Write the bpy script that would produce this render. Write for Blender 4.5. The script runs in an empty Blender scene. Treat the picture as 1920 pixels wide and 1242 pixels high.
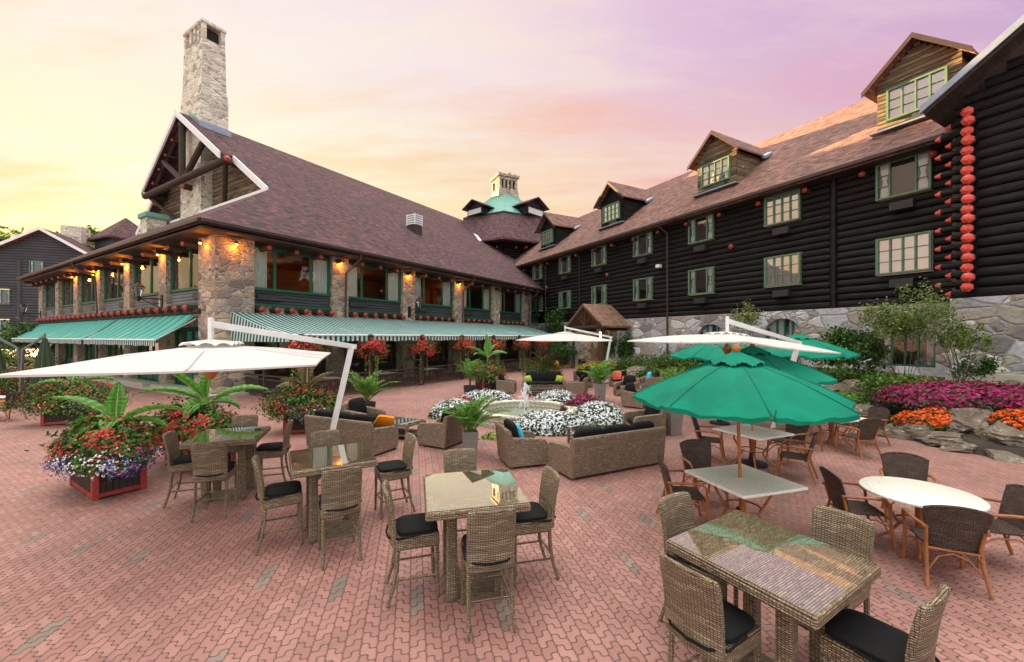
import bpy, bmesh, math, random
import numpy as np
from mathutils import Vector, Matrix
R = math.radians
PI = math.pi
random.seed(7)
RNG = np.random.default_rng(11)
scene = bpy.context.scene
COL = scene.collection

# ------------------------------------------------------------------ camera
H = 2.8            # eye height above the patio
F = 778.0          # focal length in photo pixels
HZ = 632.0         # photo row of the horizon
cam = bpy.data.cameras.new("camera")
cam.sensor_width = 36.0
cam.lens = F / 1920 * 36.0
cam.shift_y = (HZ - 621) / 1920
cam.clip_start = 0.05
cam.clip_end = 2000
camo = bpy.data.objects.new("camera", cam)
COL.objects.link(camo)
camo.location = (0, 0, H)
camo.rotation_euler = (R(90), 0, 0)
scene.camera = camo

# ------------------------------------------------------------------ light
SUN_AZ, SUN_EL = R(-41.6), R(9.0)          # azimuth from +Y towards +X
sdir = Vector((math.sin(SUN_AZ) * math.cos(SUN_EL), math.cos(SUN_AZ) * math.cos(SUN_EL), math.sin(SUN_EL)))
sun = bpy.data.lights.new("sun", 'SUN')
sun.energy = 5.0
sun.angle = R(0.5)
sun.color = (1.0, 0.64, 0.30)
suno = bpy.data.objects.new("sun", sun)
COL.objects.link(suno)
suno.rotation_euler = (-sdir).to_track_quat('-Z', 'Y').to_euler()

scene.view_settings.view_transform = 'Standard'
scene.view_settings.look = 'None'
scene.view_settings.exposure = 2.95
scene.view_settings.gamma = 1.0

def lin(r, g, b):
    f = lambda c: ((c / 255 + .055) / 1.055) ** 2.4 if c > 10 else c / 255 / 12.92
    return (f(r), f(g), f(b))

class NT:
    """small node-tree writer"""
    def __init__(s, nt):
        s.nt = nt
        nt.nodes.clear()
    def n(s, typ, ins=None, **at):
        nd = s.nt.nodes.new(typ)
        for k, v in at.items():
            setattr(nd, k, v)
        for k, v in (ins or {}).items():
            s.put(nd.inputs[k], v)
        return nd
    def put(s, sock, v):
        if isinstance(v, bpy.types.NodeSocket):
            s.nt.links.new(v, sock)
        elif isinstance(v, bpy.types.Node):
            s.nt.links.new(v.outputs[0], sock)
        elif isinstance(v, (tuple, list)) and len(v) == 3 and sock.type == 'RGBA':
            sock.default_value = (*v, 1)
        else:
            sock.default_value = v
    def m(s, op, a, b=0.0, c=0.0):
        return s.n('ShaderNodeMath', {0: a, 1: b, 2: c}, operation=op).outputs[0]
    def mix(s, f, a, b, mode='MIX'):
        nd = s.n('ShaderNodeMix', {0: f, 6: a, 7: b}, data_type='RGBA', blend_type=mode)
        return nd.outputs[2]
    def ramp(s, f, stops, interp='LINEAR'):
        nd = s.n('ShaderNodeValToRGB', {0: f})
        nd.color_ramp.interpolation = interp
        el = nd.color_ramp.elements
        while len(el) < len(stops):
            el.new(0.5)
        for e, (p, c) in zip(el, stops):
            e.position = p
            e.color = (*c, 1) if len(c) == 3 else c
        return nd.outputs[0]
    def noise(s, vec, scale, detail=3, rough=.5):
        return s.n('ShaderNodeTexNoise', {'Vector': vec, 'Scale': scale, 'Detail': detail, 'Roughness': rough})

# ------------------------------------------------------------------ sky
world = bpy.data.worlds.new("World")
scene.world = world
world.use_nodes = True
w = NT(world.node_tree)
gen = w.n('ShaderNodeTexCoord').outputs['Generated']
dirn = w.n('ShaderNodeVectorMath', {0: gen}, operation='NORMALIZE').outputs[0]
sep = w.n('ShaderNodeSeparateXYZ', {0: dirn})
dx, dy, dz = sep.outputs
zz = w.m('MAXIMUM', dz, 0.0)
sdot = w.n('ShaderNodeVectorMath', {0: dirn, 1: tuple(sdir)}, operation='DOT_PRODUCT').outputs['Value']
# streaky cloud sheet laid on a plane far above
den = w.m('ADD', zz, 0.16)
px_ = w.m('DIVIDE', dx, den)
py_ = w.m('DIVIDE', dy, den)
pl = w.n('ShaderNodeCombineXYZ', {0: w.m('MULTIPLY', w.m('ADD', px_, w.m('MULTIPLY', py_, .35)), .55), 1: w.m('MULTIPLY', py_, 1.9), 2: 0.3}).outputs[0]
cl1 = w.noise(pl, 1.0, 7, .6).outputs[0]
cl2 = w.noise(pl, 2.3, 8, .66).outputs[0]
az = w.m('ADD', w.m('MULTIPLY', w.m('ADD', sdot, w.m('MULTIPLY', w.m('SUBTRACT', 1.0, sdot), .07)), .5), .5)
lo = w.ramp(az, [(.50, lin(228, 186, 202)), (.62, lin(248, 204, 180)), (.75, lin(253, 200, 150)), (.87, lin(253, 208, 138)), (.97, lin(253, 208, 92)), (1.0, lin(255, 226, 110))])
mid = w.ramp(az, [(.50, lin(212, 184, 214)), (.62, lin(236, 190, 200)), (.75, lin(250, 202, 178)), (.87, lin(254, 222, 176)), (.97, lin(254, 242, 200)), (1.0, lin(255, 244, 200))])
hi = w.ramp(az, [(.50, lin(190, 168, 218)), (.62, lin(210, 178, 214)), (.75, lin(228, 196, 220)), (.87, lin(248, 226, 230)), (.97, lin(253, 238, 234)), (1.0, lin(253, 238, 230))])
wig = w.m('ADD', zz, w.m('MULTIPLY', w.m('SUBTRACT', cl1, .5), .22))
base = w.mix(w.ramp(wig, [(.10, (0, 0, 0)), (.30, (1, 1, 1))]), lo, mid)
base = w.mix(w.ramp(wig, [(.30, (0, 0, 0)), (.52, (1, 1, 1))]), base, hi)
pinkf = w.ramp(cl1, [(.46, (0, 0, 0)), (.58, (.95, .95, .95))])
pinkf = w.m('MULTIPLY', pinkf, w.ramp(zz, [(.1, (.7, .7, .7)), (.25, (1, 1, 1)), (.5, (.6, .6, .6))]))
pinkc = w.ramp(az, [(.5, lin(206, 172, 212)), (.7, lin(244, 172, 186)), (.82, lin(250, 186, 158)), (.92, lin(250, 204, 150)), (1, lin(252, 216, 140))])
base = w.mix(pinkf, base, pinkc)
whf = w.ramp(cl2, [(.47, (0, 0, 0)), (.62, (.5, .5, .5))])
whc = w.ramp(az, [(.5, lin(232, 206, 226)), (.7, lin(246, 216, 214)), (.85, lin(255, 236, 214)), (1, lin(255, 251, 230))])
base = w.mix(whf, base, whc)
glow = w.m('MULTIPLY', w.m('POWER', w.m('MAXIMUM', sdot, 0.0), 14.0), .22)
base = w.mix(glow, base, lin(255, 252, 232))
# the brighter, whiter sky overhead and behind the viewer
up = w.ramp(zz, [(.67, (0, 0, 0)), (.85, (1, 1, 1))])
base = w.mix(up, base, (4.3, 4.25, 3.95))
back = w.ramp(w.m('ADD', w.m('MULTIPLY', dy, -.5), .5), [(.55, (0, 0, 0)), (.8, (1, 1, 1))])
base = w.mix(back, base, (1.5, 1.54, 1.54))
nish = w.n('ShaderNodeTexSky', sky_type='NISHITA', sun_disc=False, sun_elevation=SUN_EL, sun_rotation=SUN_AZ)
nb = w.n('ShaderNodeBackground', {0: nish.outputs[0], 1: .05})
cb = w.n('ShaderNodeBackground', {0: base, 1: .128})
mx = w.n('ShaderNodeMixShader', {0: .97, 1: nb.outputs[0], 2: cb.outputs[0]})
w.n('ShaderNodeOutputWorld', {0: mx.outputs[0]})

# ------------------------------------------------------------------ materials
def mat(name):
    m = bpy.data.materials.new(name)
    m.use_nodes = True
    return m, NT(m.node_tree)

def finish(t, col, rough=.7, height=None, bump=.3, dist=.02, **kw):
    ins = {'Base Color': col, 'Roughness': rough}
    if height is not None:
        ins['Normal'] = t.n('ShaderNodeBump', {'Height': height, 'Strength': bump, 'Distance': dist}).outputs[0]
    ins.update(kw)
    b = t.n('ShaderNodeBsdfPrincipled', ins)
    t.n('ShaderNodeOutputMaterial', {0: b.outputs[0]})
    return b

def UV(t, sx=1, sy=1):
    u = t.n('ShaderNodeUVMap').outputs[0]
    return t.n('ShaderNodeMapping', {0: u, 3: (sx, sy, 1)}).outputs[0]
def OBJ(t, s=(1, 1, 1)):
    u = t.n('ShaderNodeTexCoord').outputs['Object']
    return t.n('ShaderNodeMapping', {0: u, 3: s}).outputs[0]

def plain(name, c, rough=.6, var=.25, sc=6, metal=0, bump=.15, **kw):
    m, t = mat(name)
    o = OBJ(t)
    nz = t.noise(o, sc, 5, .6).outputs[0]
    c2 = tuple(x * (1 - var) for x in c)
    c3 = tuple(min(1, x * (1 + var)) for x in c)
    col = t.ramp(nz, [(.3, c2), (.7, c3)])
    finish(t, col, rough, t.noise(o, sc * 6, 3).outputs[0], bump, .01, Metallic=metal, **kw)
    return m

def stone(name, cols, mortar, scx, scy, mw=.05, rough=.85, seed=0):
    m, t = mat(name)
    uv = t.n('ShaderNodeUVMap').outputs[0]
    d = t.noise(uv, 2.2, 4, .6).outputs[1]
    uv2 = t.n('ShaderNodeMix', {0: .2, 4: uv, 5: d}, data_type='VECTOR').outputs[1]
    def cells(k, sd):
        u3 = t.n('ShaderNodeMapping', {0: uv2, 1: (sd, sd * 1.7, 0), 3: (scx * k, scy * k, 1)}).outputs[0]
        f1 = t.n('ShaderNodeTexVoronoi', {'Vector': u3, 'Scale': 1, 'Randomness': 1.0}, voronoi_dimensions='2D', feature='F1')
        f2 = t.n('ShaderNodeTexVoronoi', {'Vector': u3, 'Scale': 1, 'Randomness': 1.0}, voronoi_dimensions='2D', feature='DISTANCE_TO_EDGE')
        rc = t.n('ShaderNodeSeparateColor', {0: f1.outputs['Color']})
        return rc.outputs[0], rc.outputs[1], t.m('DIVIDE', f2.outputs[0], k)
    r1, g1, e1 = cells(1.0, seed)
    r2, g2, e2 = cells(2.1, seed + 5)
    split = t.m('GREATER_THAN', g1, .48)
    rnd = t.m('ADD', t.m('MULTIPLY', r1, t.m('SUBTRACT', 1.0, split)), t.m('MULTIPLY', r2, split))
    edge0 = t.m('MINIMUM', e1, t.m('ADD', e2, t.m('MULTIPLY', t.m('SUBTRACT', 1.0, split), 9.0)))
    n = len(cols)
    c = t.ramp(rnd, [(i / n, k) for i, k in enumerate(cols)], 'CONSTANT')
    nz = t.noise(uv, 7, 7, .7).outputs[0]
    nz2 = t.noise(uv, 38, 4, .65).outputs[0]
    c = t.mix(.6, c, t.ramp(nz, [(.3, (.26, .26, .26)), (.7, (.8, .8, .8))]), 'OVERLAY')
    c = t.mix(.35, c, t.ramp(nz2, [(.35, (.25, .25, .25)), (.65, (.75, .75, .75))]), 'OVERLAY')
    edge = t.n('ShaderNodeMapRange', {0: edge0, 1: mw * .35, 2: mw * 1.1}).outputs[0]
    c = t.mix(edge, mortar, c)
    hh = t.m('ADD', t.n('ShaderNodeMapRange', {0: edge0, 1: 0.0, 2: mw * 3}).outputs[0], t.m('ADD', t.m('MULTIPLY', nz, .7), t.m('MULTIPLY', rnd, .3)))
    finish(t, c, rough, hh, .8, .05)
    return m

def bricktex(t, uv, bw, rh, mortar, offset=.5):
    return t.n('ShaderNodeTexBrick', {'Vector': uv, 'Color1': (0, 0, 0), 'Color2': (1, 1, 1), 'Mortar': (.5, .5, .5), 'Scale': 1, 'Mortar Size': mortar, 'Mortar Smooth': .3, 'Bias': 0, 'Brick Width': bw, 'Row Height': rh}, offset=offset)

def shingle(name, cols):
    m, t = mat(name)
    uv = t.n('ShaderNodeUVMap').outputs[0]
    b = bricktex(t, uv, .34, .15, .008)
    c = t.ramp(b.outputs[0], [(i / (len(cols) - 1), k) for i, k in enumerate(cols)])
    nz = t.noise(uv, .35, 4).outputs[0]
    c = t.mix(.5, c, t.ramp(nz, [(.3, (.35, .35, .35)), (.7, (.65, .65, .65))]), 'OVERLAY')
    g = t.noise(uv, 25, 4, .7).outputs[0]
    c = t.mix(.5, c, t.ramp(g, [(.3, (.25, .25, .25)), (.7, (.75, .75, .75))]), 'OVERLAY')
    c = t.mix(b.outputs[1], c, tuple(x * .35 for x in cols[0]))
    v = t.n('ShaderNodeSeparateXYZ', {0: uv}).outputs[1]
    saw = t.m('FRACT', t.m('DIVIDE', v, .15))
    hh = t.m('ADD', t.m('MULTIPLY', t.m('SUBTRACT', 1.0, saw), .8), t.m('MULTIPLY', b.outputs[0], .8))
    finish(t, c, .9, hh, .7, .03)
    return m

def timber(name, c, var=.5, rough=.75, pitch=0, z0=0, spec=.35):
    m, t = mat(name)
    uv = UV(t, .5, 9)
    n1 = t.noise(uv, 1.6, 6, .65).outputs[0]
    n2 = t.noise(UV(t, .25, .7), 1.1, 3).outputs[0]
    n3 = t.noise(UV(t, 1.5, 40), 1.5, 4, .6).outputs[0]
    a = tuple(x * (1 - var) for x in c)
    b = tuple(min(1, x * (1 + var * 1.6)) for x in c)
    col = t.ramp(n1, [(.3, a), (.72, b)])
    col = t.mix(.6, col, t.ramp(n2, [(.3, (.3, .3, .3)), (.7, (.72, .72, .72))]), 'OVERLAY')
    col = t.mix(.4, col, t.ramp(n3, [(.35, (.2, .2, .2)), (.65, (.75, .75, .75))]), 'OVERLAY')
    if pitch:
        o = t.n('ShaderNodeTexCoord').outputs['Object']
        so = t.n('ShaderNodeSeparateXYZ', {0: o})
        row = t.m('FLOOR', t.m('DIVIDE', t.m('SUBTRACT', so.outputs[2], z0), pitch))
        rn = t.n('ShaderNodeTexWhiteNoise', {1: row}, noise_dimensions='1D').outputs[0]
        sh = t.noise(t.n('ShaderNodeCombineXYZ', {0: t.m('MULTIPLY', so.outputs[0], .35), 1: t.m('MULTIPLY', row, 3.7), 2: t.m('MULTIPLY', so.outputs[1], .35)}).outputs[0], 1.0, 3).outputs[0]
        col = t.mix(1.0, col, t.ramp(t.m('ADD', t.m('MULTIPLY', rn, .5), t.m('MULTIPLY', sh, .5)), [(.25, (.45, .44, .44)), (.75, (1, 1, 1))]), 'MULTIPLY')
        wk = t.noise(t.n('ShaderNodeMapping', {0: o, 3: (.8, .8, 7)}).outputs[0], 1.6, 5, .7).outputs[0]
        col = t.mix(t.ramp(wk, [(.56, (0, 0, 0)), (.72, (.55, .55, .55))]), col, tuple(min(1, x * 5.5 + .004) for x in c))
    finish(t, col, rough, t.m('ADD', n1, n3), .5, .02, **{'Specular IOR Level': spec})
    return m

def wicker(name, cols, glass=False, bw=.05, rh=.017):
    m, t = mat(name)
    uv = t.n('ShaderNodeUVMap').outputs[0]
    b = bricktex(t, uv, bw, rh, .0028)
    band = t.noise(UV(t, 1.2, 34), 1, 2).outputs[0]
    f = t.m('ADD', t.m('MULTIPLY', b.outputs[0], .55), t.m('MULTIPLY', band, .55))
    c = t.ramp(f, [(.2 + .6 * i / (len(cols) - 1), k) for i, k in enumerate(cols)])
    c = t.mix(b.outputs[1], c, tuple(x * .25 for x in cols[0]))
    sx = t.n('ShaderNodeSeparateXYZ', {0: uv})
    row = t.m('FLOOR', t.m('DIVIDE', sx.outputs[1], rh))
    ph = t.m('ADD', t.m('DIVIDE', sx.outputs[0], bw), t.m('MULTIPLY', row, .5))
    hump = t.m('ABSOLUTE', t.m('SINE', t.m('MULTIPLY', ph, PI)))
    hump2 = t.m('ABSOLUTE', t.m('SINE', t.m('MULTIPLY', t.m('DIVIDE', sx.outputs[1], rh), PI)))
    hh = t.m('MULTIPLY', hump, hump2)
    c = t.mix(.75, c, t.ramp(hh, [(0, (.32, .32, .32)), (.8, (1, 1, 1))]), 'MULTIPLY')
    if glass:
        c = t.mix(.3, c, (.5, .66, .58), 'MULTIPLY')
        bp = t.n('ShaderNodeBump', {'Height': hh, 'Strength': .5, 'Distance': .01}).outputs[0]
        p = t.n('ShaderNodeBsdfPrincipled', {'Base Color': c, 'Roughness': .6, 'Normal': bp, 'Specular IOR Level': .1})
        gl = t.n('ShaderNodeBsdfGlossy', {0: (.96, 1, .99), 1: .01})
        fr = t.n('ShaderNodeFresnel', {0: 2.3}).outputs[0]
        f = t.m('MINIMUM', t.m('MULTIPLY', t.m('POWER', fr, 3.0), 34.0), .7)
        s = t.n('ShaderNodeMixShader', {0: f, 1: p.outputs[0], 2: gl.outputs[0]})
        t.n('ShaderNodeOutputMaterial', {0: s.outputs[0]})
    else:
        finish(t, c, .5, hh, .9, .012, **{'Specular IOR Level': .35})
    return m

def fabric(name, c, rough=.85, var=.12, trans=0, sc=400, sheen=.15):
    m, t = mat(name)
    o = OBJ(t)
    nz = t.noise(o, 2.2, 4).outputs[0]
    col = t.ramp(nz, [(.3, tuple(x * (1 - var) for x in c)), (.7, tuple(min(1, x * (1 + var)) for x in c))])
    fold = t.noise(o, 7, 3).outputs[0]
    fine = t.noise(o, sc, 2).outputs[0]
    hh = t.m('ADD', t.m('MULTIPLY', fold, 1.0), t.m('MULTIPLY', fine, .12))
    bp = t.n('ShaderNodeBump', {'Height': hh, 'Strength': .35, 'Distance': .03}).outputs[0]
    b = t.n('ShaderNodeBsdfPrincipled', {'Base Color': col, 'Roughness': rough, 'Normal': bp, 'Specular IOR Level': .2, 'Sheen Weight': sheen})
    sh = b.outputs[0]
    if trans:
        tr = t.n('ShaderNodeBsdfTranslucent', {0: col})
        sh = t.n('ShaderNodeMixShader', {0: trans, 1: sh, 2: tr.outputs[0]}).outputs[0]
    t.n('ShaderNodeOutputMaterial', {0: sh})
    return m

def leafmat(name, rough=.5, trans=.3):
    m, t = mat(name)
    a = t.n('ShaderNodeAttribute', attribute_name='Col')
    nz = t.noise(OBJ(t), 14, 2).outputs[0]
    col = t.mix(.45, a.outputs[0], t.ramp(nz, [(.3, (.3, .3, .3)), (.7, (.72, .72, .72))]), 'OVERLAY')
    b = t.n('ShaderNodeBsdfPrincipled', {'Base Color': col, 'Roughness': rough, 'Specular IOR Level': .3})
    tr = t.n('ShaderNodeBsdfTranslucent', {0: col})
    s = t.n('ShaderNodeMixShader', {0: trans, 1: b.outputs[0], 2: tr.outputs[0]})
    t.n('ShaderNodeOutputMaterial', {0: s.outputs[0]})
    return m

def glassmat(name, tint=(1, 1, 1), add=.12):
    m, t = mat(name)
    fr = t.n('ShaderNodeFresnel', {0: 1.5}).outputs[0]
    f = t.m('MINIMUM', t.m('ADD', t.m('MULTIPLY', fr, 1.3), add), 1.0)
    wav = t.noise(OBJ(t), 1.2, 2).outputs[0]
    bp = t.n('ShaderNodeBump', {'Height': wav, 'Strength': .06, 'Distance': .1}).outputs[0]
    tr = t.n('ShaderNodeBsdfTransparent', {0: tint})
    gl = t.n('ShaderNodeBsdfGlossy', {0: (1, 1, 1), 1: .01, 'Normal': bp})
    s = t.n('ShaderNodeMixShader', {0: f, 1: tr.outputs[0], 2: gl.outputs[0]})
    t.n('ShaderNodeOutputMaterial', {0: s.outputs[0]})
    return m

def stripes(name, a, b, period, frac=.5):
    m, t = mat(name)
    uv = t.n('ShaderNodeUVMap').outputs[0]
    u = t.n('ShaderNodeSeparateXYZ', {0: uv}).outputs[0]
    f = t.m('FRACT', t.m('DIVIDE', u, period))
    s = t.m('GREATER_THAN', f, frac)
    c = t.mix(s, a, b)
    dirt = t.noise(uv, .8, 5, .6).outputs[0]
    c = t.mix(.35, c, t.ramp(dirt, [(.3, (.36, .36, .36)), (.7, (.62, .62, .62))]), 'OVERLAY')
    p = t.n('ShaderNodeBsdfPrincipled', {'Base Color': c, 'Roughness': .95, 'Specular IOR Level': .04, 'Normal': t.n('ShaderNodeBump', {'Height': t.noise(UV(t, .6, .3), 2, 2).outputs[0], 'Strength': .3, 'Distance': .06}).outputs[0]})
    tr = t.n('ShaderNodeBsdfTranslucent', {0: c})
    q = t.n('ShaderNodeMixShader', {0: .2, 1: p.outputs[0], 2: tr.outputs[0]})
    t.n('ShaderNodeOutputMaterial', {0: q.outputs[0]})
    return m

def emit(name, c, s):
    m, t = mat(name)
    e = t.n('ShaderNodeEmission', {0: c, 1: s})
    t.n('ShaderNodeOutputMaterial', {0: e.outputs[0]})
    return m

def paver_mat():
    m, t = mat("interlocking_pavers")
    o = t.n('ShaderNodeTexCoord').outputs['Object']
    mp = t.n('ShaderNodeMapping', {0: o, 2: (0, 0, R(-58.3)), 3: (1, 1, 1)}).outputs[0]
    sc = t.n('ShaderNodeVectorMath', {0: mp, 3: 1 / .097}, operation='SCALE').outputs[0]
    jit = t.noise(sc, .6, 2).outputs[1]
    sc = t.n('ShaderNodeMix', {0: .04, 4: sc, 5: jit}, data_type='VECTOR').outputs[1]
    s = t.n('ShaderNodeSeparateXYZ', {0: sc})
    x0, y0 = s.outputs[0], s.outputs[1]
    wave = lambda q: t.m('MULTIPLY', t.m('SUBTRACT', t.m('SMOOTH_MAX', t.m('SMOOTH_MIN', t.m('MULTIPLY', t.m('SINE', t.m('MULTIPLY', q, 2 * PI)), 1.3), 1.0, .3), -1.0, .3), 0.0), .15)
    x = t.m('ADD', x0, wave(y0))
    y = t.m('ADD', y0, wave(x0))
    i, j = t.m('FLOOR', x), t.m('FLOOR', y)
    fx, fy = t.m('FRACT', x), t.m('FRACT', y)
    k = t.m('FLOORED_MODULO', t.m('SUBTRACT', i, j), 4.0)
    eq = lambda v: t.m('COMPARE', k, float(v), .3)
    k0, k1, k2, k3 = eq(0), eq(1), eq(2), eq(3)
    ix = lambda v: t.m('SUBTRACT', 1.0, v)
    big = 9.0
    dl = t.m('ADD', fx, t.m('MULTIPLY', k1, big))
    dr = t.m('ADD', ix(fx), t.m('MULTIPLY', k0, big))
    db = t.m('ADD', fy, t.m('MULTIPLY', k2, big))
    dt = t.m('ADD', ix(fy), t.m('MULTIPLY', k3, big))
    d = t.m('MINIMUM', t.m('MINIMUM', dl, dr), t.m('MINIMUM', db, dt))
    bi = t.m('SUBTRACT', i, k1)
    bj = t.m('SUBTRACT', j, k2)
    idv = t.n('ShaderNodeCombineXYZ', {0: bi, 1: bj, 2: t.m('ADD', k2, k3)}).outputs[0]
    rnd = t.n('ShaderNodeTexWhiteNoise', {0: idv}, noise_dimensions='3D')
    rv = rnd.outputs[0]
    col = t.ramp(rv, [(0, lin(144, 99, 89)), (.5, lin(153, 107, 97)), (1, lin(162, 116, 105))])
    # sets of three grey pavers on a diagonal lattice
    dm = t.m('FLOORED_MODULO', t.m('SUBTRACT', i, j), 12.0)
    strip = t.m('MULTIPLY', t.m('LESS_THAN', dm, 1.5), t.m('GREATER_THAN', dm, -.5))
    lane = t.m('FLOOR', t.m('DIVIDE', t.m('SUBTRACT', i, j), 12.0))
    al = t.m('FLOORED_MODULO', t.m('ADD', bi, t.m('MULTIPLY', lane, 7.0)), 10.0)
    grey = t.m('MULTIPLY', strip, t.m('LESS_THAN', al, 2.5))
    lot = t.n('ShaderNodeTexWhiteNoise', {0: t.n('ShaderNodeCombineXYZ', {0: t.m('FLOOR', t.m('DIVIDE', t.m('ADD', bi, t.m('MULTIPLY', lane, 7.0)), 10.0)), 1: lane}).outputs[0]}, noise_dimensions='3D').outputs[0]
    grey = t.m('MULTIPLY', grey, t.m('GREATER_THAN', lot, .12))
    gcol = t.ramp(rv, [(0, lin(116, 99, 90)), (1, lin(138, 119, 108))])
    col = t.mix(grey, col, gcol)
    fine = t.noise(o, 130, 4, .75).outputs[0]
    col = t.mix(.55, col, t.ramp(fine, [(.32, (.22, .22, .22)), (.68, (.8, .8, .8))]), 'OVERLAY')
    blot = t.noise(o, .45, 5, .62).outputs[0]
    col = t.mix(.5, col, t.ramp(blot, [(.3, (.34, .34, .34)), (.7, (.64, .64, .64))]), 'OVERLAY')
    stain = t.noise(o, 1.9, 6, .7).outputs[0]
    col = t.mix(t.ramp(stain, [(.52, (0, 0, 0)), (.72, (.5, .5, .5))]), col, lin(108, 82, 74))
    e = t.n('ShaderNodeMapRange', {0: d, 1: .025, 2: .07}).outputs[0]
    moss = t.noise(o, 1.1, 4).outputs[0]
    jc = t.mix(t.ramp(moss, [(.45, (0, 0, 0)), (.65, (1, 1, 1))]), lin(70, 47, 41), lin(68, 58, 40))
    col = t.mix(e, jc, col)
    hh = t.m('ADD', t.n('ShaderNodeMapRange', {0: d, 1: .02, 2: .16}).outputs[0], t.m('ADD', t.m('MULTIPLY', fine, .12), t.m('MULTIPLY', rv, .15)))
    finish(t, col, .62, hh, .6, .012, **{'Specular IOR Level': .6})
    return m

M = {}
M['pavers'] = paver_mat()
M['soil'] = plain('garden_soil', (.036, .025, .017), .95, .5, 3, bump=.6)
M['stone_warm'] = stone('warm_rubble_stone', [lin(158, 140, 120), lin(178, 160, 136), lin(134, 122, 114), lin(192, 176, 152), lin(118, 106, 98), lin(164, 148, 130), lin(150, 144, 140), lin(174, 148, 118)], lin(164, 152, 134), 2.3, 3.9, .045)
M['stone_chim'] = stone('chimney_stone', [lin(200, 190, 168), lin(216, 208, 188), lin(176, 168, 152), lin(222, 214, 194), lin(150, 142, 128), lin(206, 196, 176), lin(214, 204, 182)], lin(206, 198, 178), 1.9, 4.6, .05, seed=4)
M['stone_grey'] = stone('grey_fieldstone', [lin(176, 176, 180), lin(158, 150, 144), lin(206, 206, 208), lin(122, 116, 114), lin(152, 138, 122), lin(190, 188, 184), lin(146, 144, 148), lin(156, 148, 138)], lin(150, 140, 126), 1.25, 2.0, .035, seed=9)
M['concrete'] = plain('concrete', lin(176, 168, 154), .85, .15, 2)
M['shingle'] = shingle('brown_shingles', [lin(42, 33, 38), lin(94, 61, 60), lin(66, 49, 54), lin(126, 77, 70)])
M['shingle_lit'] = shingle('lighter_lit_brown_shingles', [lin(74, 54, 50), lin(136, 96, 84), lin(102, 74, 68), lin(160, 112, 96)])  # lighter shingle copy; the roof's weaker shade is put into its colour
M['shingle_tan'] = shingle('tan_shingles', [lin(110, 82, 68), lin(158, 118, 96), lin(128, 96, 80), lin(176, 132, 106)])  # light brown shingles of the porch roof
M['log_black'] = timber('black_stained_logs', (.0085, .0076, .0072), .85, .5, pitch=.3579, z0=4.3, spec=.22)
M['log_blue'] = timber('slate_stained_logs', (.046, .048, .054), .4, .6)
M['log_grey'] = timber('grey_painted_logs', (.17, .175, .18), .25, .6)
M['log_weathered_sunlit'] = timber('weathered_sunlit_logs', (.17, .13, .08), .6, .85, pitch=.2, z0=12.87)  # warm pale tone also carries the sunlight on the nearer dormers
M['dark_wood'] = timber('dark_wood', (.045, .030, .022), .4, .7)
M['brown_wood'] = timber('brown_wood', (.19, .095, .042), .4, .5)
M['red_paint'] = plain('red_paint', lin(156, 52, 46), .5, .22, 5)
M['green_paint'] = plain('green_paint', lin(18, 92, 66), .45, .2, 3)
M['pale_green_paint'] = plain('pale_green_paint', lin(92, 124, 94), .5, .2, 4)
M['white_paint'] = plain('white_paint', (.74, .73, .71), .5, .08, 4)
M['gutter'] = plain('dark_gutter', lin(74, 58, 54), .4, .2, 4, metal=.3)
M['flash'] = plain('lead_flashing', lin(150, 164, 176), .35, .12, 3, metal=.5)
M['copper'] = plain('green_copper', lin(104, 160, 144), .6, .15, 1.5)
M['black_metal'] = plain('black_metal', (.014, .014, .015), .4, .3, 6, metal=.3)
M['grey_metal'] = plain('grey_metal', lin(110, 112, 114), .4, .15, 5, metal=.5)
M['ac'] = plain('air_conditioner_grille', (.035, .037, .04), .5, .3, 9)
M['wicker'] = wicker('tan_wicker', [lin(112, 93, 72), lin(168, 146, 116), lin(142, 120, 94), lin(196, 174, 142)])
M['wicker_glass'] = wicker('wicker_under_glass', [lin(110, 92, 68), lin(170, 148, 114), lin(140, 120, 92), lin(190, 170, 134)], True)
M['wicker_grey'] = wicker('grey_brown_wicker', [lin(118, 98, 80), lin(172, 146, 120), lin(144, 122, 100), lin(192, 166, 138)], bw=.06, rh=.02)
M['wicker_dark'] = wicker('dark_rattan', [lin(62, 46, 40), lin(110, 84, 72), lin(84, 64, 56), lin(130, 100, 84)], bw=.04, rh=.016)
M['glass_grey'] = wicker('grey_slats_under_glass', [lin(70, 68, 62), lin(112, 106, 96), lin(90, 86, 78), lin(126, 118, 106)], True, bw=.6, rh=.07)
M['bamboo'] = plain('bamboo_frame', lin(150, 92, 48), .35, .35, 9)
M['teak'] = plain('teak', lin(176, 104, 54), .45, .25, 7)
M['cushion'] = fabric('black_cushion', (.0085, .0082, .0085), sheen=0)
M['cloth_green'] = fabric('green_canvas', lin(0, 116, 91), .8, .18, 0, sheen=0)
M['cloth_white'] = fabric('cream_canvas', (.70, .68, .64), .8, .05, .25)
M['cloth_olive'] = fabric('olive_canvas', lin(62, 76, 52), .8, .15)
M['curtain'] = fabric('curtain', lin(222, 240, 232), .8, .08, .3)
M['curtain_white'] = fabric('white_curtain', (.8, .8, .79), .8, .05, .3)
M['lime'] = fabric('lime_cushion', lin(150, 170, 52))
M['orange'] = fabric('orange_cushion', lin(244, 140, 20))
M['turquoise'] = fabric('turquoise_cushion', lin(40, 178, 204))
M['coral'] = fabric('coral_cushion', lin(226, 86, 74))
M['glass'] = glassmat('window_glass', (1, 1, 1), .05)
M['glass_bright'] = glassmat('bright_window_glass', (1, 1, 1), .42)
M['coral_paint'] = plain('coral_paint', lin(214, 82, 68), .5, .22, 5)
M['glass_dark'] = glassmat('tinted_window_glass', (.5, .5, .48), .18)
M['void'] = plain('dim_room', (.012, .010, .008), .9, .3, 2)
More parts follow.
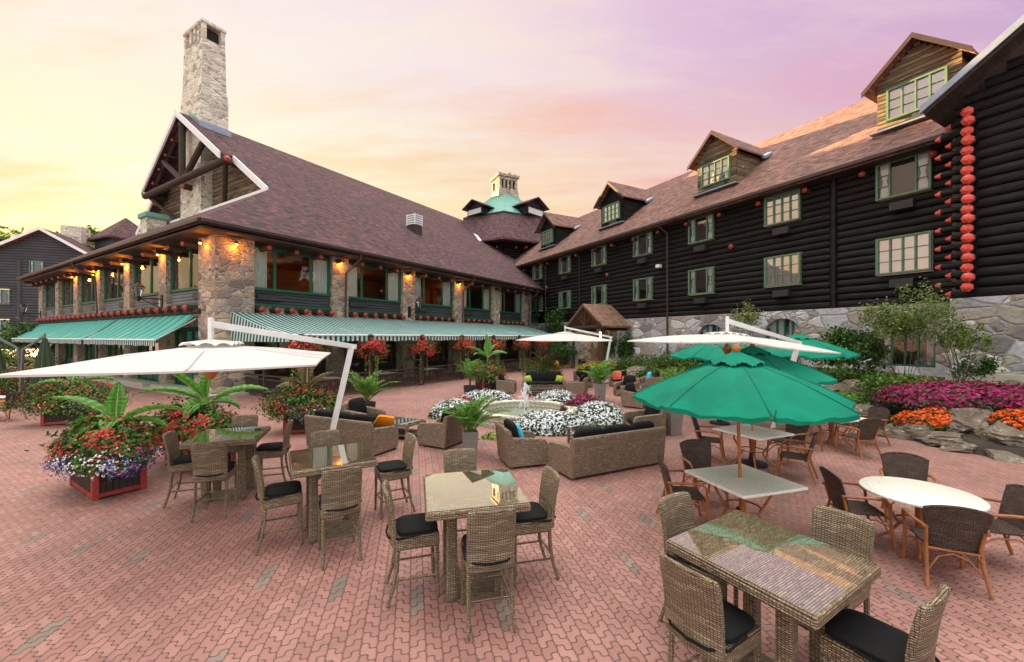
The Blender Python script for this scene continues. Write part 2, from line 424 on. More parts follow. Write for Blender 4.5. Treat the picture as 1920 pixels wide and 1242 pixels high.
M['room'] = timber('panelled_room', (.10, .052, .026), .4, .6)
M['leaf'] = leafmat('leaves')
M['petal'] = leafmat('petals', .6, .25)
M['broad'] = leafmat('broad_leaf', .32, .35)
M['bark'] = plain('bark', (.09, .065, .045), .9, .4, 8, bump=.6)
M['rock'] = None
M['awning'] = stripes('striped_awning', lin(0, 100, 94), lin(196, 212, 206), .27, .63)
M['awning_teal'] = stripes('teal_awning', lin(112, 188, 174), lin(30, 118, 108), .95, .84)
M['awning_val'] = stripes('valance_stripes', lin(4, 104, 94), lin(214, 220, 212), .27)
M['bulb'] = emit('amber_bulb', (1, .42, .06), 2.5)
M['pot_grey'] = plain('grey_planter', lin(136, 130, 124), .7, .12, 3)
M['pot_black'] = plain('black_pot', (.02, .02, .022), .5, .2, 4)
M['yellow'] = plain('yellow_plastic', lin(240, 196, 20), .45, .1, 3)

def rockmat():
    m, t = mat('lichened_rock')
    o = OBJ(t)
    n1 = t.noise(o, 1.6, 8, .65).outputs[0]
    n2 = t.noise(o, 6, 6, .7).outputs[0]
    c = t.ramp(n1, [(.25, lin(66, 56, 48)), (.5, lin(118, 104, 90)), (.75, lin(156, 144, 128))])
    c = t.mix(t.ramp(n2, [(.6, (0, 0, 0)), (.66, (.8, .8, .8))]), c, lin(196, 194, 186))
    finish(t, c, .9, t.m('ADD', n1, t.m('MULTIPLY', n2, .5)), .9, .12)
    return m
M['rock'] = rockmat()
def tablestone():
    m, t = mat('speckled_table_stone')
    o = OBJ(t)
    n1 = t.noise(o, 34, 5, .75).outputs[0]
    n2 = t.noise(o, 9, 4).outputs[0]
    c = t.ramp(n1, [(.34, lin(176, 162, 136)), (.44, lin(228, 222, 206)), (.7, lin(240, 236, 226))])
    c = t.mix(.3, c, t.ramp(n2, [(.3, (.4, .4, .4)), (.7, (.6, .6, .6))]), 'OVERLAY')
    finish(t, c, .3, n1, .1, .004)
    return m
M['table_stone'] = tablestone()
def watermat():
    m, t = mat('basin_water')
    o = OBJ(t)
    nz = t.noise(o, 9, 4).outputs[0]
    finish(t, lin(140, 148, 134), .08, nz, .35, .05, **{'Specular IOR Level': .8})
    return m
M['water'] = watermat()
def spraymat():
    m, t = mat('falling_water')
    tr = t.n('ShaderNodeBsdfTransparent', {0: (1, 1, 1)})
    p = t.n('ShaderNodeBsdfPrincipled', {'Base Color': (.9, .93, .95), 'Roughness': .2})
    s = t.n('ShaderNodeMixShader', {0: .55, 1: tr.outputs[0], 2: p.outputs[0]})
    t.n('ShaderNodeOutputMaterial', {0: s.outputs[0]})
    return m
M['spray'] = spraymat()
def grassmat():
    m, t = mat('lawn_grass')
    o = OBJ(t)
    n1 = t.noise(o, 2, 5).outputs[0]
    n2 = t.noise(o, 60, 4, .7).outputs[0]
    c = t.ramp(t.m('ADD', t.m('MULTIPLY', n1, .5), t.m('MULTIPLY', n2, .5)), [(.35, lin(62, 84, 30)), (.65, lin(122, 146, 62))])
    finish(t, c, .9, n2, .8, .03)
    return m
M['grass'] = grassmat()

# ------------------------------------------------------------------ mesh builder
class MB:
    def __init__(s):
        s.v, s.f, s.c = [], [], []
    def add(s, vs, fs, col=None):
        o = len(s.v)
        s.v += [tuple(p) for p in vs]
        s.f += [tuple(i + o for i in q) for q in fs]
        s.c += [col] * len(fs)
        return s
    def box(s, x0, x1, y0, y1, z0, z1, col=None, mtx=None):
        vs = [(x0, y0, z0), (x1, y0, z0), (x1, y1, z0), (x0, y1, z0), (x0, y0, z1), (x1, y0, z1), (x1, y1, z1), (x0, y1, z1)]
        if mtx is not None:
            vs = [mtx @ Vector(p) for p in vs]
        return s.add(vs, [(0, 3, 2, 1), (4, 5, 6, 7), (0, 1, 5, 4), (1, 2, 6, 5), (2, 3, 7, 6), (3, 0, 4, 7)], col)
    def bar(s, p, q, w, h=None, col=None):
        """square bar from p to q; h is the size nearest the vertical"""
        p, q = Vector(p), Vector(q)
        d = (q - p).normalized()
        a = d.cross(Vector((0, 0, 1)))
        if a.length < 1e-4:
            a = Vector((1, 0, 0))
        a.normalize()
        b = a.cross(d)
        h = h or w
        r = [a * sx * w / 2 + b * sy * h / 2 for sx, sy in ((-1, -1), (1, -1), (1, 1), (-1, 1))]
        return s.loft([[p + k for k in r], [q + k for k in r]], col=col)
    def loft(s, rings, closed=True, caps=True, col=None):
        n = len(rings[0])
        vs = [p for r in rings for p in r]
        fs = []
        for i in range(len(rings) - 1):
            for j in range(n if closed else n - 1):
                k = (j + 1) % n
                fs.append((i * n + j, i * n + k, (i + 1) * n + k, (i + 1) * n + j))
        if caps and closed:
            fs.append(tuple(range(n - 1, -1, -1)))
            fs.append(tuple((len(rings) - 1) * n + j for j in range(n)))
        return s.add(vs, fs, col)
    def tube(s, pts, r, seg=8, col=None, caps=True, flat=1.0):
        pts = [Vector(p) for p in pts]
        n = len(pts)
        rs = r if isinstance(r, (list, tuple)) else [r] * n
        rings = []
        up = None
        for i, p in enumerate(pts):
            d = (pts[min(i + 1, n - 1)] - pts[max(i - 1, 0)]).normalized()
            if up is None:
                up = Vector((0, 0, 1)) if abs(d.z) < .9 else Vector((1, 0, 0))
            a = d.cross(up).normalized()
            b = a.cross(d).normalized()
            up = b
            rings.append([p + (a * math.cos(2 * PI * k / seg) + b * math.sin(2 * PI * k / seg) * flat) * rs[i] for k in range(seg)])
        return s.loft(rings, caps=caps, col=col)
    def lathe(s, prof, seg=24, c=(0, 0, 0), col=None):
        rings = [[(c[0] + r * math.cos(2 * PI * k / seg), c[1] + r * math.sin(2 * PI * k / seg), c[2] + z) for k in range(seg)] for r, z in prof]
        return s.loft(rings, col=col)
    def prism(s, poly, vec, col=None):
        a = [Vector(p) for p in poly]
        v = Vector(vec)
        return s.loft([a, [p + v for p in a]], col=col)
    def grid(s, fn, nu, nv, col=None):
        vs = [fn(i / nu, j / nv) for j in range(nv + 1) for i in range(nu + 1)]
        fs = [(j * (nu + 1) + i, j * (nu + 1) + i + 1, (j + 1) * (nu + 1) + i + 1, (j + 1) * (nu + 1) + i) for j in range(nv) for i in range(nu)]
        return s.add(vs, fs, col)
    def quads(s, arr, cols):
        o = len(s.v)
        n = len(arr)
        s.v += [tuple(p) for p in arr.reshape(-1, 3).tolist()]
        s.f += [(o + 4 * i, o + 4 * i + 1, o + 4 * i + 2, o + 4 * i + 3) for i in range(n)]
        s.c += [tuple(c) for c in cols.tolist()]
        return s
    def build(s, name, m, parent=None, smooth=False, bevel=0, bseg=2, sub=0, uv=True, uvt=None):
        me = bpy.data.meshes.new(name)
        me.from_pydata(s.v, [], s.f)
        if bevel or sub:
            bm = bmesh.new()
            bm.from_mesh(me)
            bmesh.ops.remove_doubles(bm, verts=bm.verts, dist=1e-5)
            if bevel:
                ed = [e for e in bm.edges if len(e.link_faces) == 2 and e.calc_face_angle(0) > R(28)]
                bmesh.ops.bevel(bm, geom=ed, offset=bevel, segments=bseg, profile=.5, affect='EDGES', clamp_overlap=True)
            bm.to_mesh(me)
            bm.free()
        elif any(c is not None for c in s.c):
            at = me.attributes.new('Col', 'FLOAT_COLOR', 'FACE')
            buf = np.array([(*(c or (.5, .5, .5)), 1.0) for c in s.c], dtype=np.float32)
            at.data.foreach_set('color', buf.ravel())
            uv = False
        me.materials.append(m)
        if uv and len(me.polygons):
            me.update()
            nl, npoly = len(me.loops), len(me.polygons)
            co = np.empty(len(me.vertices) * 3, np.float32); me.vertices.foreach_get('co', co); co = co.reshape(-1, 3)
            li = np.empty(nl, np.int32); me.loops.foreach_get('vertex_index', li)
            tot = np.empty(npoly, np.int32); me.polygons.foreach_get('loop_total', tot)
            nr = np.empty(npoly * 3, np.float32); me.polygons.foreach_get('normal', nr); nr = nr.reshape(-1, 3)
            t = np.stack([-nr[:, 1], nr[:, 0], np.zeros(npoly)], 1)
            ln = np.linalg.norm(t, axis=1)
            flat = ln < .12
            t[flat] = (1, 0, 0)
            ln[flat] = 1
            t /= ln[:, None]
            # same tangent for opposite faces keeps rows continuous round corners
            b = np.cross(nr, t)
            b[flat] = (0, 1, 0)
            if uvt:
                t[:] = uvt[0]; b[:] = uvt[1]
            P = co[li]
            T, B = np.repeat(t, tot, 0), np.repeat(b, tot, 0)
            u = np.stack([(P * T).sum(1), (P * B).sum(1)], 1).astype(np.float32)
            lay = me.uv_layers.new(name='UVMap')
            lay.data.foreach_set('uv', u.ravel())
        if smooth:
            me.polygons.foreach_set('use_smooth', [True] * len(me.polygons))
            if smooth != 'all':
                me.update()
                try:
                    me.set_sharp_from_angle(angle=R(40))
                except Exception:
                    pass
        me.update()
        o = bpy.data.objects.new(name, me)
        COL.objects.link(o)
        if parent is not None:
            o.parent = parent
        return o

def tag(o, label=None, cat=None, group=None, kind=None):
    if label: o['label'] = label
    if cat: o['category'] = cat
    if group: o['group'] = group
    if kind: o['kind'] = kind
    return o

def thing(name, label, cat, loc=(0, 0, 0), rz=0, group=None):
    o = bpy.data.objects.new(name, None)
    o.empty_display_size = .2
    COL.objects.link(o)
    o.location = loc
    o.rotation_euler = (0, 0, rz)
    return tag(o, label, cat, group)

def dup(root, loc=None, rz=None, label=None, group=None, parent=None):
    r = root.copy()
    COL.objects.link(r)
    if loc is not None: r.location = loc
    if rz is not None: r.rotation_euler = (0, 0, rz)
    if label: r['label'] = label
    if group: r['group'] = group
    if parent is not None: r.parent = parent
    for ch in list(root.children):
        dup(ch, parent=r)
    return r

def G(px, py, z=0.0):
    """photo pixel -> point of the horizontal plane at height z"""
    Y = (H - z) * F / (py - HZ)
    return ((px - 960) / F * Y, Y)
def K(px, Y):
    return ((px - 960) / F * Y, Y)
def face(fx, fy):
    return math.atan2(-fx, fy)

# ------------------------------------------------------------------ building helpers
def frame_mtx(O, d, n):
    d, n = Vector(d), Vector(n)
    return Matrix(((d.x, n.x, 0, O[0]), (d.y, n.y, 0, O[1]), (0, 0, 1, O[2]), (0, 0, 0, 1)))
def fbox(mb, O, d, n, a0, a1, o0, o1, z0, z1):
    m = frame_mtx(O, d, n)
    k = len(mb.f)
    mb.box(a0, a1, o0, o1, z0, z1, mtx=m)
    if m.to_3x3().determinant() < 0:
        mb.f[k:] = [tuple(reversed(q)) for q in mb.f[k:]]
def logwall(mb, O, d, n, L, z0, z1, pitch, opens=(), clip=None, bulge=.33, seg=6):
    m = frame_mtx(O, d, n)
    flip = m.to_3x3().determinant() < 0
    rows = max(1, round((z1 - z0) / pitch))
    pt = (z1 - z0) / rows
    for i in range(rows):
        za, zb = z0 + i * pt, z0 + (i + 1) * pt
        iv = [clip((za + zb) / 2)] if clip else [(0, L)]
        for (a0, a1, b0, b1) in opens:
            if b0 < (za + zb) / 2 < b1:
                nw = []
                for (p, q) in iv:
                    if a1 <= p or a0 >= q: nw.append((p, q)); continue
                    if a0 > p: nw.append((p, a0))
                    if a1 < q: nw.append((a1, q))
                iv = nw
        for (p, q) in iv:
            if q - p < .05: continue
            k = max(1, int((q - p) / 2.5))
            rings = []
            ph, am = random.random() * 9, random.uniform(.9, 1.08)
            for s in range(k + 1):
                x = p + (q - p) * s / k
                wob = 1 + .05 * math.sin(x * .9 + ph)
                rings.append([m @ Vector((x, bulge * pt * am * wob * math.cos(t), (za + zb) / 2 + pt * .5 * math.sin(t))) for t in [(-.5 + j / seg) * PI for j in range(seg + 1)]])
            if not flip: rings = [list(reversed(r)) for r in rings]
            mb.loft(rings, closed=False)
def winframe(mb, O, d, n, w, h, fw=.09, dep=(-.06, .10), mull=(), rows=(), mw=.06, sill=True):
    """frame with its lower left inner corner at O; mull: fractions; rows: list of (x0,x1,count)"""
    fbox(mb, O, d, n, -fw, w + fw, dep[0], dep[1], h, h + fw)
    fbox(mb, O, d, n, -fw, w + fw, dep[0], dep[1] + (.04 if sill else 0), -fw, 0)
    fbox(mb, O, d, n, -fw, 0, dep[0], dep[1] - .003, 0, h)
    fbox(mb, O, d, n, w, w + fw, dep[0], dep[1] - .003, 0, h)
    for f in mull:
        fbox(mb, O, d, n, w * f - mw / 2, w * f + mw / 2, dep[0] + .01, dep[1] - .02, 0, h)
    for (f0, f1, k) in rows:
        for i in range(1, k):
            fbox(mb, O, d, n, w * f0, w * f1, dep[0] + .04, dep[1] - .05, h * i / k - .012, h * i / k + .012)
def pane(mb, O, d, n, w, h, o=0.02):
    m = frame_mtx(O, d, n)
    q = [(0, o, 0), (w, o, 0), (w, o, h), (0, o, h)]
    if m.to_3x3().determinant() > 0: q.reverse()
    mb.add([m @ Vector(p) for p in q], [(0, 1, 2, 3)])
def curtain(mb, O, d, n, x0, x1, z0, z1, tie=None, o=-.12, amp=.03, folds=6):
    m = frame_mtx(O, d, n)
    xm = (x0 + x1) / 2
    def fn(u, v):
        k = 1.0
        if tie: k = 1 - tie * math.exp(-((v - .5) / .2) ** 2)
        x = xm + (x0 - xm + (x1 - x0) * u) * k
        return m @ Vector((x, o + amp * math.sin(u * folds * 2 * PI), z0 + (z1 - z0) * v))
    mb.grid(fn, folds * 4, 8 if tie else 1)
def recess(mb, O, d, n, w, h, dep=.5):
    """dark room behind a small window: back and four reveals"""
    m = frame_mtx(O, d, n)
    P = lambda a, o, z: m @ Vector((a, o, z))
    mb.add([P(0, -dep, 0), P(w, -dep, 0), P(w, -dep, h), P(0, -dep, h)], [(0, 1, 2, 3)])
    mb.add([P(0, 0, 0), P(w, 0, 0), P(w, -dep, 0), P(0, -dep, 0)], [(0, 1, 2, 3)])
    mb.add([P(0, 0, h), P(w, 0, h), P(w, -dep, h), P(0, -dep, h)], [(3, 2, 1, 0)])
    mb.add([P(0, 0, 0), P(0, -dep, 0), P(0, -dep, h), P(0, 0, h)], [(0, 1, 2, 3)])
    mb.add([P(w, 0, 0), P(w, -dep, 0), P(w, -dep, h), P(w, 0, h)], [(3, 2, 1, 0)])
def logend(mb, p, d, r, L, tip=.5):
    """log stub with a faceted, pointed end"""
    p, d = Vector(p), Vector(d).normalized()
    a = d.cross(Vector((0, 0, 1))).normalized(); b = a.cross(d)
    ring = lambda c, rr: [c + (a * math.cos(k * PI / 3.5) + b * math.sin(k * PI / 3.5)) * rr for k in range(7)]
    mb.loft([ring(p, r), ring(p + d * L, r * .98), ring(p + d * (L + r * tip), r * .35)])
def red_end(parent, p, d, r, L, m='red_paint', nm=('rafter_end', 'log_end')):
    p, d = Vector(p), Vector(d)
    mb = MB(); mb.tube([p, p + d * L], r * .97, 9); mb.build(nm[0], M['dark_wood'], parent, smooth=True)
    mb = MB(); logend(mb, p + d * L, d, r, .02, .55); mb.build(nm[1], M[m], parent)
def archwall(mb, x0, x1, z0, z1, y, opens, dep=.35, seg=12):
    """wall in the plane y (facing -y) with arched openings (cx, w, zbase, zspring, rise)"""
    cur = x0
    for (cx, w, zb, zs, rise) in sorted(opens):
        a, b = cx - w / 2, cx + w / 2
        mb.add([(cur, y, z0), (a, y, z0), (a, y, z1), (cur, y, z1)], [(0, 1, 2, 3)])
        if zb > z0: mb.add([(a, y, z0), (b, y, z0), (b, y, zb), (a, y, zb)], [(0, 1, 2, 3)])
        arc = [(cx - w / 2 * math.cos(PI * i / seg), zs + rise * math.sin(PI * i / seg)) for i in range(seg + 1)]
        for (p, q) in zip(arc, arc[1:]):
            mb.add([(p[0], y, p[1]), (q[0], y, q[1]), (q[0], y, z1), (p[0], y, z1)], [(0, 1, 2, 3)])
            mb.add([(p[0], y, p[1]), (q[0], y, q[1]), (q[0], y + dep, q[1]), (p[0], y + dep, p[1])], [(3, 2, 1, 0)])
        for xx, f in ((a, 1), (b, -1)):
            q = [(xx, y, zb), (xx, y + dep, zb), (xx, y + dep, zs), (xx, y, zs)]
            mb.add(q if f > 0 else q[::-1], [(0, 1, 2, 3)])
        cur = b
    mb.add([(cur, y, z0), (x1, y, z0), (x1, y, z1), (cur, y, z1)], [(0, 1, 2, 3)])
    mb.add([(x0, y, z1), (x1, y, z1), (x1, y + dep, z1), (x0, y + dep, z1)], [(0, 1, 2, 3)])

def wall_lantern(parent, O, out):
    """lantern on a bracket; O on the wall, out = unit outward"""
    mb = MB(); o = Vector(out); O = Vector(O)
    mb.tube([O + Vector((0, 0, .15)), O + o * 1.0 + Vector((0, 0, .15))], .03, 6)
    mb.tube([O + o * .1 + Vector((0, 0, -.3)), O + o * .5 + Vector((0, 0, -.1)), O + o * .95 + Vector((0, 0, .12))], .022, 6)
    mb.box(-.05, .05, -.12, .12, -.4, .4, mtx=Matrix.Translation(O) @ Matrix.Rotation(math.atan2(o.y, o.x), 4, 'Z'))
    c = O + o * 1.0
    mb.lathe([(.02, -.05), (.09, .1), (.05, .2), (.13, .25)], 6, c)
    for k in range(6):
        a = k * PI / 3
        mb.bar(c + Vector((.13 * math.cos(a), .13 * math.sin(a), .25)), c + Vector((.24 * math.cos(a), .24 * math.sin(a), .72)), .022)
    mb.lathe([(.3, .72), (.27, .76), (.12, .92), (.05, .97), (.03, 1.1), (.0, 1.14)], 6, c)
    p = mb.build('wall_lantern', M['black_metal'], parent)
    g = MB(); g.lathe([(.12, .26), (.225, .71)], 6, c)
    g.build('lantern_glass', M['glass'], p)

# ------------------------------------------------------------------ dining wing (left)
BA = math.atan2(.8508, .5255)
DW = thing('dining_wing', 'two-storey stone and log dining wing with brown shingle roof and tall stone chimney', 'building', (-14.0, 19.8, 0), BA)
bx = lambda t, s: (-14 + .5255 * t - .8508 * s, 19.8 + .8508 * t + .5255 * s)   # local -> world
XD, YD, ND, NA = (1, 0, 0), (0, 1, 0), (0, -1, 0), (-1, 0, 0)
TN = .69
zr = lambda y: 8.0 + TN * (y + 1.2)
# roof: prisms 0.22 thick
mb = MB()
th = (0, 0, -.22)
slope = [(-1.2, -1.2, 8.0), (41, -1.2, 8.0), (41, 16.5, zr(16.5)), (4.2, 16.5, zr(16.5)), (4.2, 9.6, zr(9.6)), (5.1, 9.6, zr(9.6)), (5.1, 5.1, zr(5.1))]
mb.prism(slope, th)
mb.prism([(x, 33 - y, z) for x, y, z in slope][::-1], th)
mb.prism([(-1.2, 34.2, 8.0), (-1.2, -1.2, 8.0), (5.1, 5.1, zr(5.1)), (5.1, 27.9, zr(5.1))], th)
roof = mb.build('roof', M['shingle'], DW)
mb = MB(); mb.prism([(40.6, -1.1, 7.7), (40.6, 34.1, 7.7), (40.6, 16.5, zr(16.5) - .1)], (.2, 0, 0)); mb.build('end_wall', M['log_black'], DW)  # unseen end wall, added to keep sunlight out of the attic
mb = MB(); mb.box(-1.1, 40, 32.6, 34.1, 7.5, 7.7); mb.build('soffit', M['dark_wood'], DW)
mb = MB()
mb.box(5.9, 6.2, 5.5, 27.5, zr(5.1) - .05, zr(5.1) + .1)
# fascia strips proud of the eaves and the gutter
mb.box(-1.2, 36, -1.36, -1.2, 7.84, 8.02)
mb.box(-1.36, -1.2, -1.2, 34, 7.84, 8.02)
mb.build('gutter', M['gutter'], DW, bevel=.03)
mb = MB()
mb.box(-1.15, 36, -1.15, .4, 7.62, 7.72)
mb.box(-1.15, .4, .4, 34, 7.62, 7.72)
mb.build('soffit', M['dark_wood'], DW)
# barge boards of the gable
mb = MB()
for sg in (0, 1):
    Y = lambda y: y if sg == 0 else 33 - y
    for x, a, b in ((4.05, 9.55, 16.5), (4.95, 5.2, 9.6)):
        poly = [(x, Y(a), zr(a) + .06), (x, Y(b), zr(b) + .06), (x, Y(b), zr(b) - .42), (x, Y(a), zr(a) - .42)]
        mb.prism(poly if sg == 0 else poly[::-1], (.12, 0, 0))
mb.build('barge_board', M['white_paint'], DW)
mb = MB()
mb.box(5.0, 5.9, 5.35, 14.7, zr(5.1) - .1, zr(5.1) + .12)
mb.box(5.0, 5.9, 18.3, 27.65, zr(5.1) - .1, zr(5.1) + .12)
mb.build('gable_sill', M['white_paint'], DW)
mb = MB()
logwall(mb, (5.9, 0, 0), YD, NA, 33, zr(5.1), 20.0, .34, clip=lambda z: ((z - 8) / TN - 1.2, 33 - ((z - 8) / TN - 1.2)))
mb.build('gable_wall', M['log_weathered_sunlit'], DW)
# truss under the projecting gable
mb = MB()
zt = zr(9.6) - .45
mb.tube([(4.45, 9.3, zt), (4.45, 23.7, zt)], .26, 10)
mb.tube([(4.5, 16.5, zt), (4.5, 16.5, zr(16.5) - .5)], .24, 8)
for sg in (-1, 1):
    mb.tube([(4.55, 16.5 + .3 * sg, zt + .1), (4.55, 16.5 + sg * 3.6, zr(16.5 - 3.6) - .5)], .22, 8)
    mb.tube([(4.5, 16.5 + sg * 6.9, zt), (5.75, 16.5 + sg * 3.9, zr(5.1) + .2)], .17, 8)
    mb.tube([(4.7, 16.5 + sg * 6.7, zt), (5.85, 16.5 + sg * 6.7, zt)], .2, 8)
    mb.tube([(4.7, 16.5 + sg * .3, zr(16.5) - .55), (4.7, 16.5 + sg * 7.0, zr(9.5) - .55)], .14, 8)
mb.build('truss', M['dark_wood'], DW, smooth=True)
pe = []
for sg in (-1, 1):
    pe += [((5.2, 16.5 + sg * (.4 + k * 1.3), zr(16.5 - .4 - k * 1.3) - .52), NA, .15, .75) for k in range(6)]
    pe += [((5.9, 16.5 + sg * (7.5 + k * 1.15), zr(9.0 - k * 1.15) - .5), NA, .16, .7) for k in range(4)]
    pe.append(((4.45, 16.5 + sg * 7.1, zt), (0, sg, 0), .25, .2))
pe.append(((5.2, 16.3, zt - .5), NA, .24, .7))
for q in pe:
    red_end(DW, *q, nm=('purlin', 'purlin_end'))
mb = MB(); mb.bar((39.6, 16.2, zr(16.2) + .12), (33.1, 8.7, zr(8.7) + .12), .34, .12); mb.build('valley_flashing', M['white_paint'], DW)
# chimney
mb = MB()
zc0 = zr(5.1) - .3
mb.loft([[(x, y, z) for x, y in ((5.04 + i, 14.7 + i), (6.95 - i, 14.7 + i), (6.95 - i, 18.3 - i), (5.04 + i, 18.3 - i))] for z, i in ((zc0, 0), (21.5, .0), (22.6, .10), (26.0, .16))])
a0, a1, b0, b1 = 5.2, 6.79, 14.86, 18.14
for (x, y) in ((a0, b0), (a0, b1 - .3), (a1 - .3, b0), (a1 - .3, b1 - .3)):
    mb.box(x, x + .3, y, y + .3, 26.0, 27.15)
for i in range(3):
    yy = b0 + .55 + i * .68
    mb.box(a0, a0 + .3, yy, yy + .35, 26.0, 27.15)
    mb.box(a1 - .3, a1, yy, yy + .35, 26.0, 27.15)
ch = mb.build('chimney', M['stone_chim'], DW)
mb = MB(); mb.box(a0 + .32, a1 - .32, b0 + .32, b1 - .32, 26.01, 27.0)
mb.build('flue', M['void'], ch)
mb = MB(); mb.box(a0 - .08, a1 + .08, b0 - .08, b1 + .08, 27.15, 27.45)
mb.build('chimney_cap', M['stone_chim'], ch, bevel=.08)
mb = MB()
mb.prism([(5.0, 14.55, zr(14.55) + .02), (7.1, 14.55, zr(14.55) + .02), (7.1, 14.55, zr(14.55) + .5), (5.0, 14.55, zr(14.55) + .5)], (0, .13, 0))
mb.prism([(4.9, 14.55, zr(14.55) + .02), (4.9, 16.5, zr(16.5) + .02), (4.9, 16.5, zr(16.5) + .4), (4.9, 14.55, zr(14.55) + .4)], (.12, 0, 0))
mb.build('chimney_flashing', M['flash'], ch)
# small roof cowl and side vent stub
mb = MB()
cy, cx = 5.2, 18.1
mb.box(cx - .45, cx + .45, cy - .5, cy + .5, zr(cy) - .5, zr(cy) + .55)
v = mb.build('roof_vent', M['gutter'], DW)
mb = MB()
for k in range(5):
    z = zr(cy) + .56 + k * .2
    mb.box(cx - .5, cx + .5, cy - .55, cy + .55, z, z + .1)
mb.box(cx - .3, cx + .3, cy - .35, cy + .35, zr(cy) + .5, zr(cy) + 1.5)
for sx in (-.48, .38):
    for sy in (-.53, .43):
        mb.box(cx + sx, cx + sx + .1, cy + sy, cy + sy + .1, zr(cy) + .5, zr(cy) + 1.5)
mb.build('vent_cowl', M['white_paint'], v)
mb = MB()
mb.box(3.5, 4.8, 20.3, 21.7, 10.0, 12.5)
q = mb.build('side_chimney', M['stone_chim'], DW)
mb = MB(); mb.box(3.35, 4.95, 20.15, 21.85, 12.5, 12.9); mb.build('side_chimney_cap', M['copper'], q, bevel=.05)

# pillars
PB = [(0, 1.5), (5.95, 7.05), (11.55, 12.75), (17.25, 18.5), (22.85, 24.1), (28.6, 30.3)]
PA = [(5.5, 6.5), (10.9, 11.9), (16.4, 17.4), (21.5, 22.5), (26.6, 27.6), (31.7, 33.0)]
pil = []
mb = MB(); mb.box(-.25, 1.5, -.25, 1.5, 0, 7.64)
mb.box(-.4, 1.6, -.4, 1.6, 0, .9)
mb.build('stone_pillar', M['stone_warm'], DW)
for a, b in PB[1:]:
    mb = MB(); mb.box(a, b, -.2, .5, 0, 7.64); mb.build('stone_pillar', M['stone_warm'], DW)
for a, b in PA:
    mb = MB(); mb.box(-.2, .5, a, b, 0, 7.64); mb.build('stone_pillar', M['stone_warm'], DW)
mb = MB()
mb.box(-1.0, 0, -1.0, 33, 0, .14)
mb.box(-1.0, 34, -1.0, -.2, 0, .13)
mb.build('plinth', M['concrete'], DW)
mb = MB()
mb.box(1.5, 33, .06, .4, 3.3, 4.42); mb.box(.06, .4, 1.5, 33, 3.3, 4.42)
mb.build('stone_band', M['stone_warm'], DW)
mb = MB()
mb.box(1.5, 33, .05, .3, 7.42, 7.63); mb.box(.05, .3, 1.5, 33, 7.42, 7.63)
mb.build('lintel_beam', M['dark_wood'], DW)
# dim panelled rooms behind the windows
mb = MB()
mb.box(1.5, 33, 6.0, 6.2, 4.2, 7.6); mb.box(6.0, 6.2, 6.2, 33, 4.2, 7.6)
mb.box(.45, 33, .45, 33, 4.1, 4.2); mb.box(.45, 33, .45, 33, 7.46, 7.5)
for k in range(5):
    mb.box(3 + k * 6, 3.6 + k * 6, 5.6, 6.0, 4.2, 7.45)
    mb.box(4.6 + k * 6, 5.9 + k * 6, 5.9, 6.0, 4.2, 6.3)
mb.box(33, 33.2, .5, 33, 4.1, 7.6); mb.box(.5, 33, 33, 33.2, 0, 7.6)
mb.build('room', M['room'], DW)

def bay(O, d, n, w, kind):
    """upper-storey bay: log apron panel, green window, glass and curtains"""
    mb = MB()
    logwall(mb, (O[0], O[1], 0), d, n, w, 4.52, 5.2, .19)
    p = mb.build('log_apron', M['log_blue' if kind == 'B' else 'log_grey'], DW)
    mb = MB()
    fbox(mb, (O[0], O[1], 0), d, n, .25, 1.5 if w > 4 else 1.2, .0, .14, 4.72, 5.0)
    mb.build('air_conditioner', M['ac'], p)
    mb = MB()
    fbox(mb, (O[0], O[1], 0), d, n, -.02, w + .02, -.02, .2, 4.4, 4.52)
    mb.build('ledge', M['green_paint'], p)
    wO = (O[0] + d[0] * .12, O[1] + d[1] * .12, 5.34)
    W = w - .24
    ml = (.25, .74) if kind == 'B' else (.42,)
    mb = MB()
    winframe(mb, wO, d, n, W, 2.0, .13, (-.04, .1), ml, (), .12)
    f = mb.build('window', M['green_paint'], DW)
    mb = MB(); pane(mb, wO, d, n, W, 2.0); mb.build('pane', M['glass'], f)
    mb = MB()
    if kind == 'B':
        curtain(mb, wO, d, n, .02, W * random.uniform(.16, .2), 0, 1.98, None, -.045, .03, 5)
        curtain(mb, wO, d, n, W * random.uniform(.77, .8), W - .02, 0, 1.98, None, -.045, .03, 6)
    else:
        curtain(mb, wO, d, n, .02, W * .22, 0, 1.98, None, -.045, .03, 5)
    mb.build('curtain', M['curtain'], f)
ed = PB + [(32.6, 33)]
for (a, b), (c, e) in zip(ed, ed[1:]):
    if c - b > 1: bay((b, .1, 0), XD, ND, c - b, 'B')
ed = [(0, 1.5)] + PA
for (a, b), (c, e) in zip(ed, ed[1:]):
    bay((.1, b, 0), YD, NA, c - b, 'A')

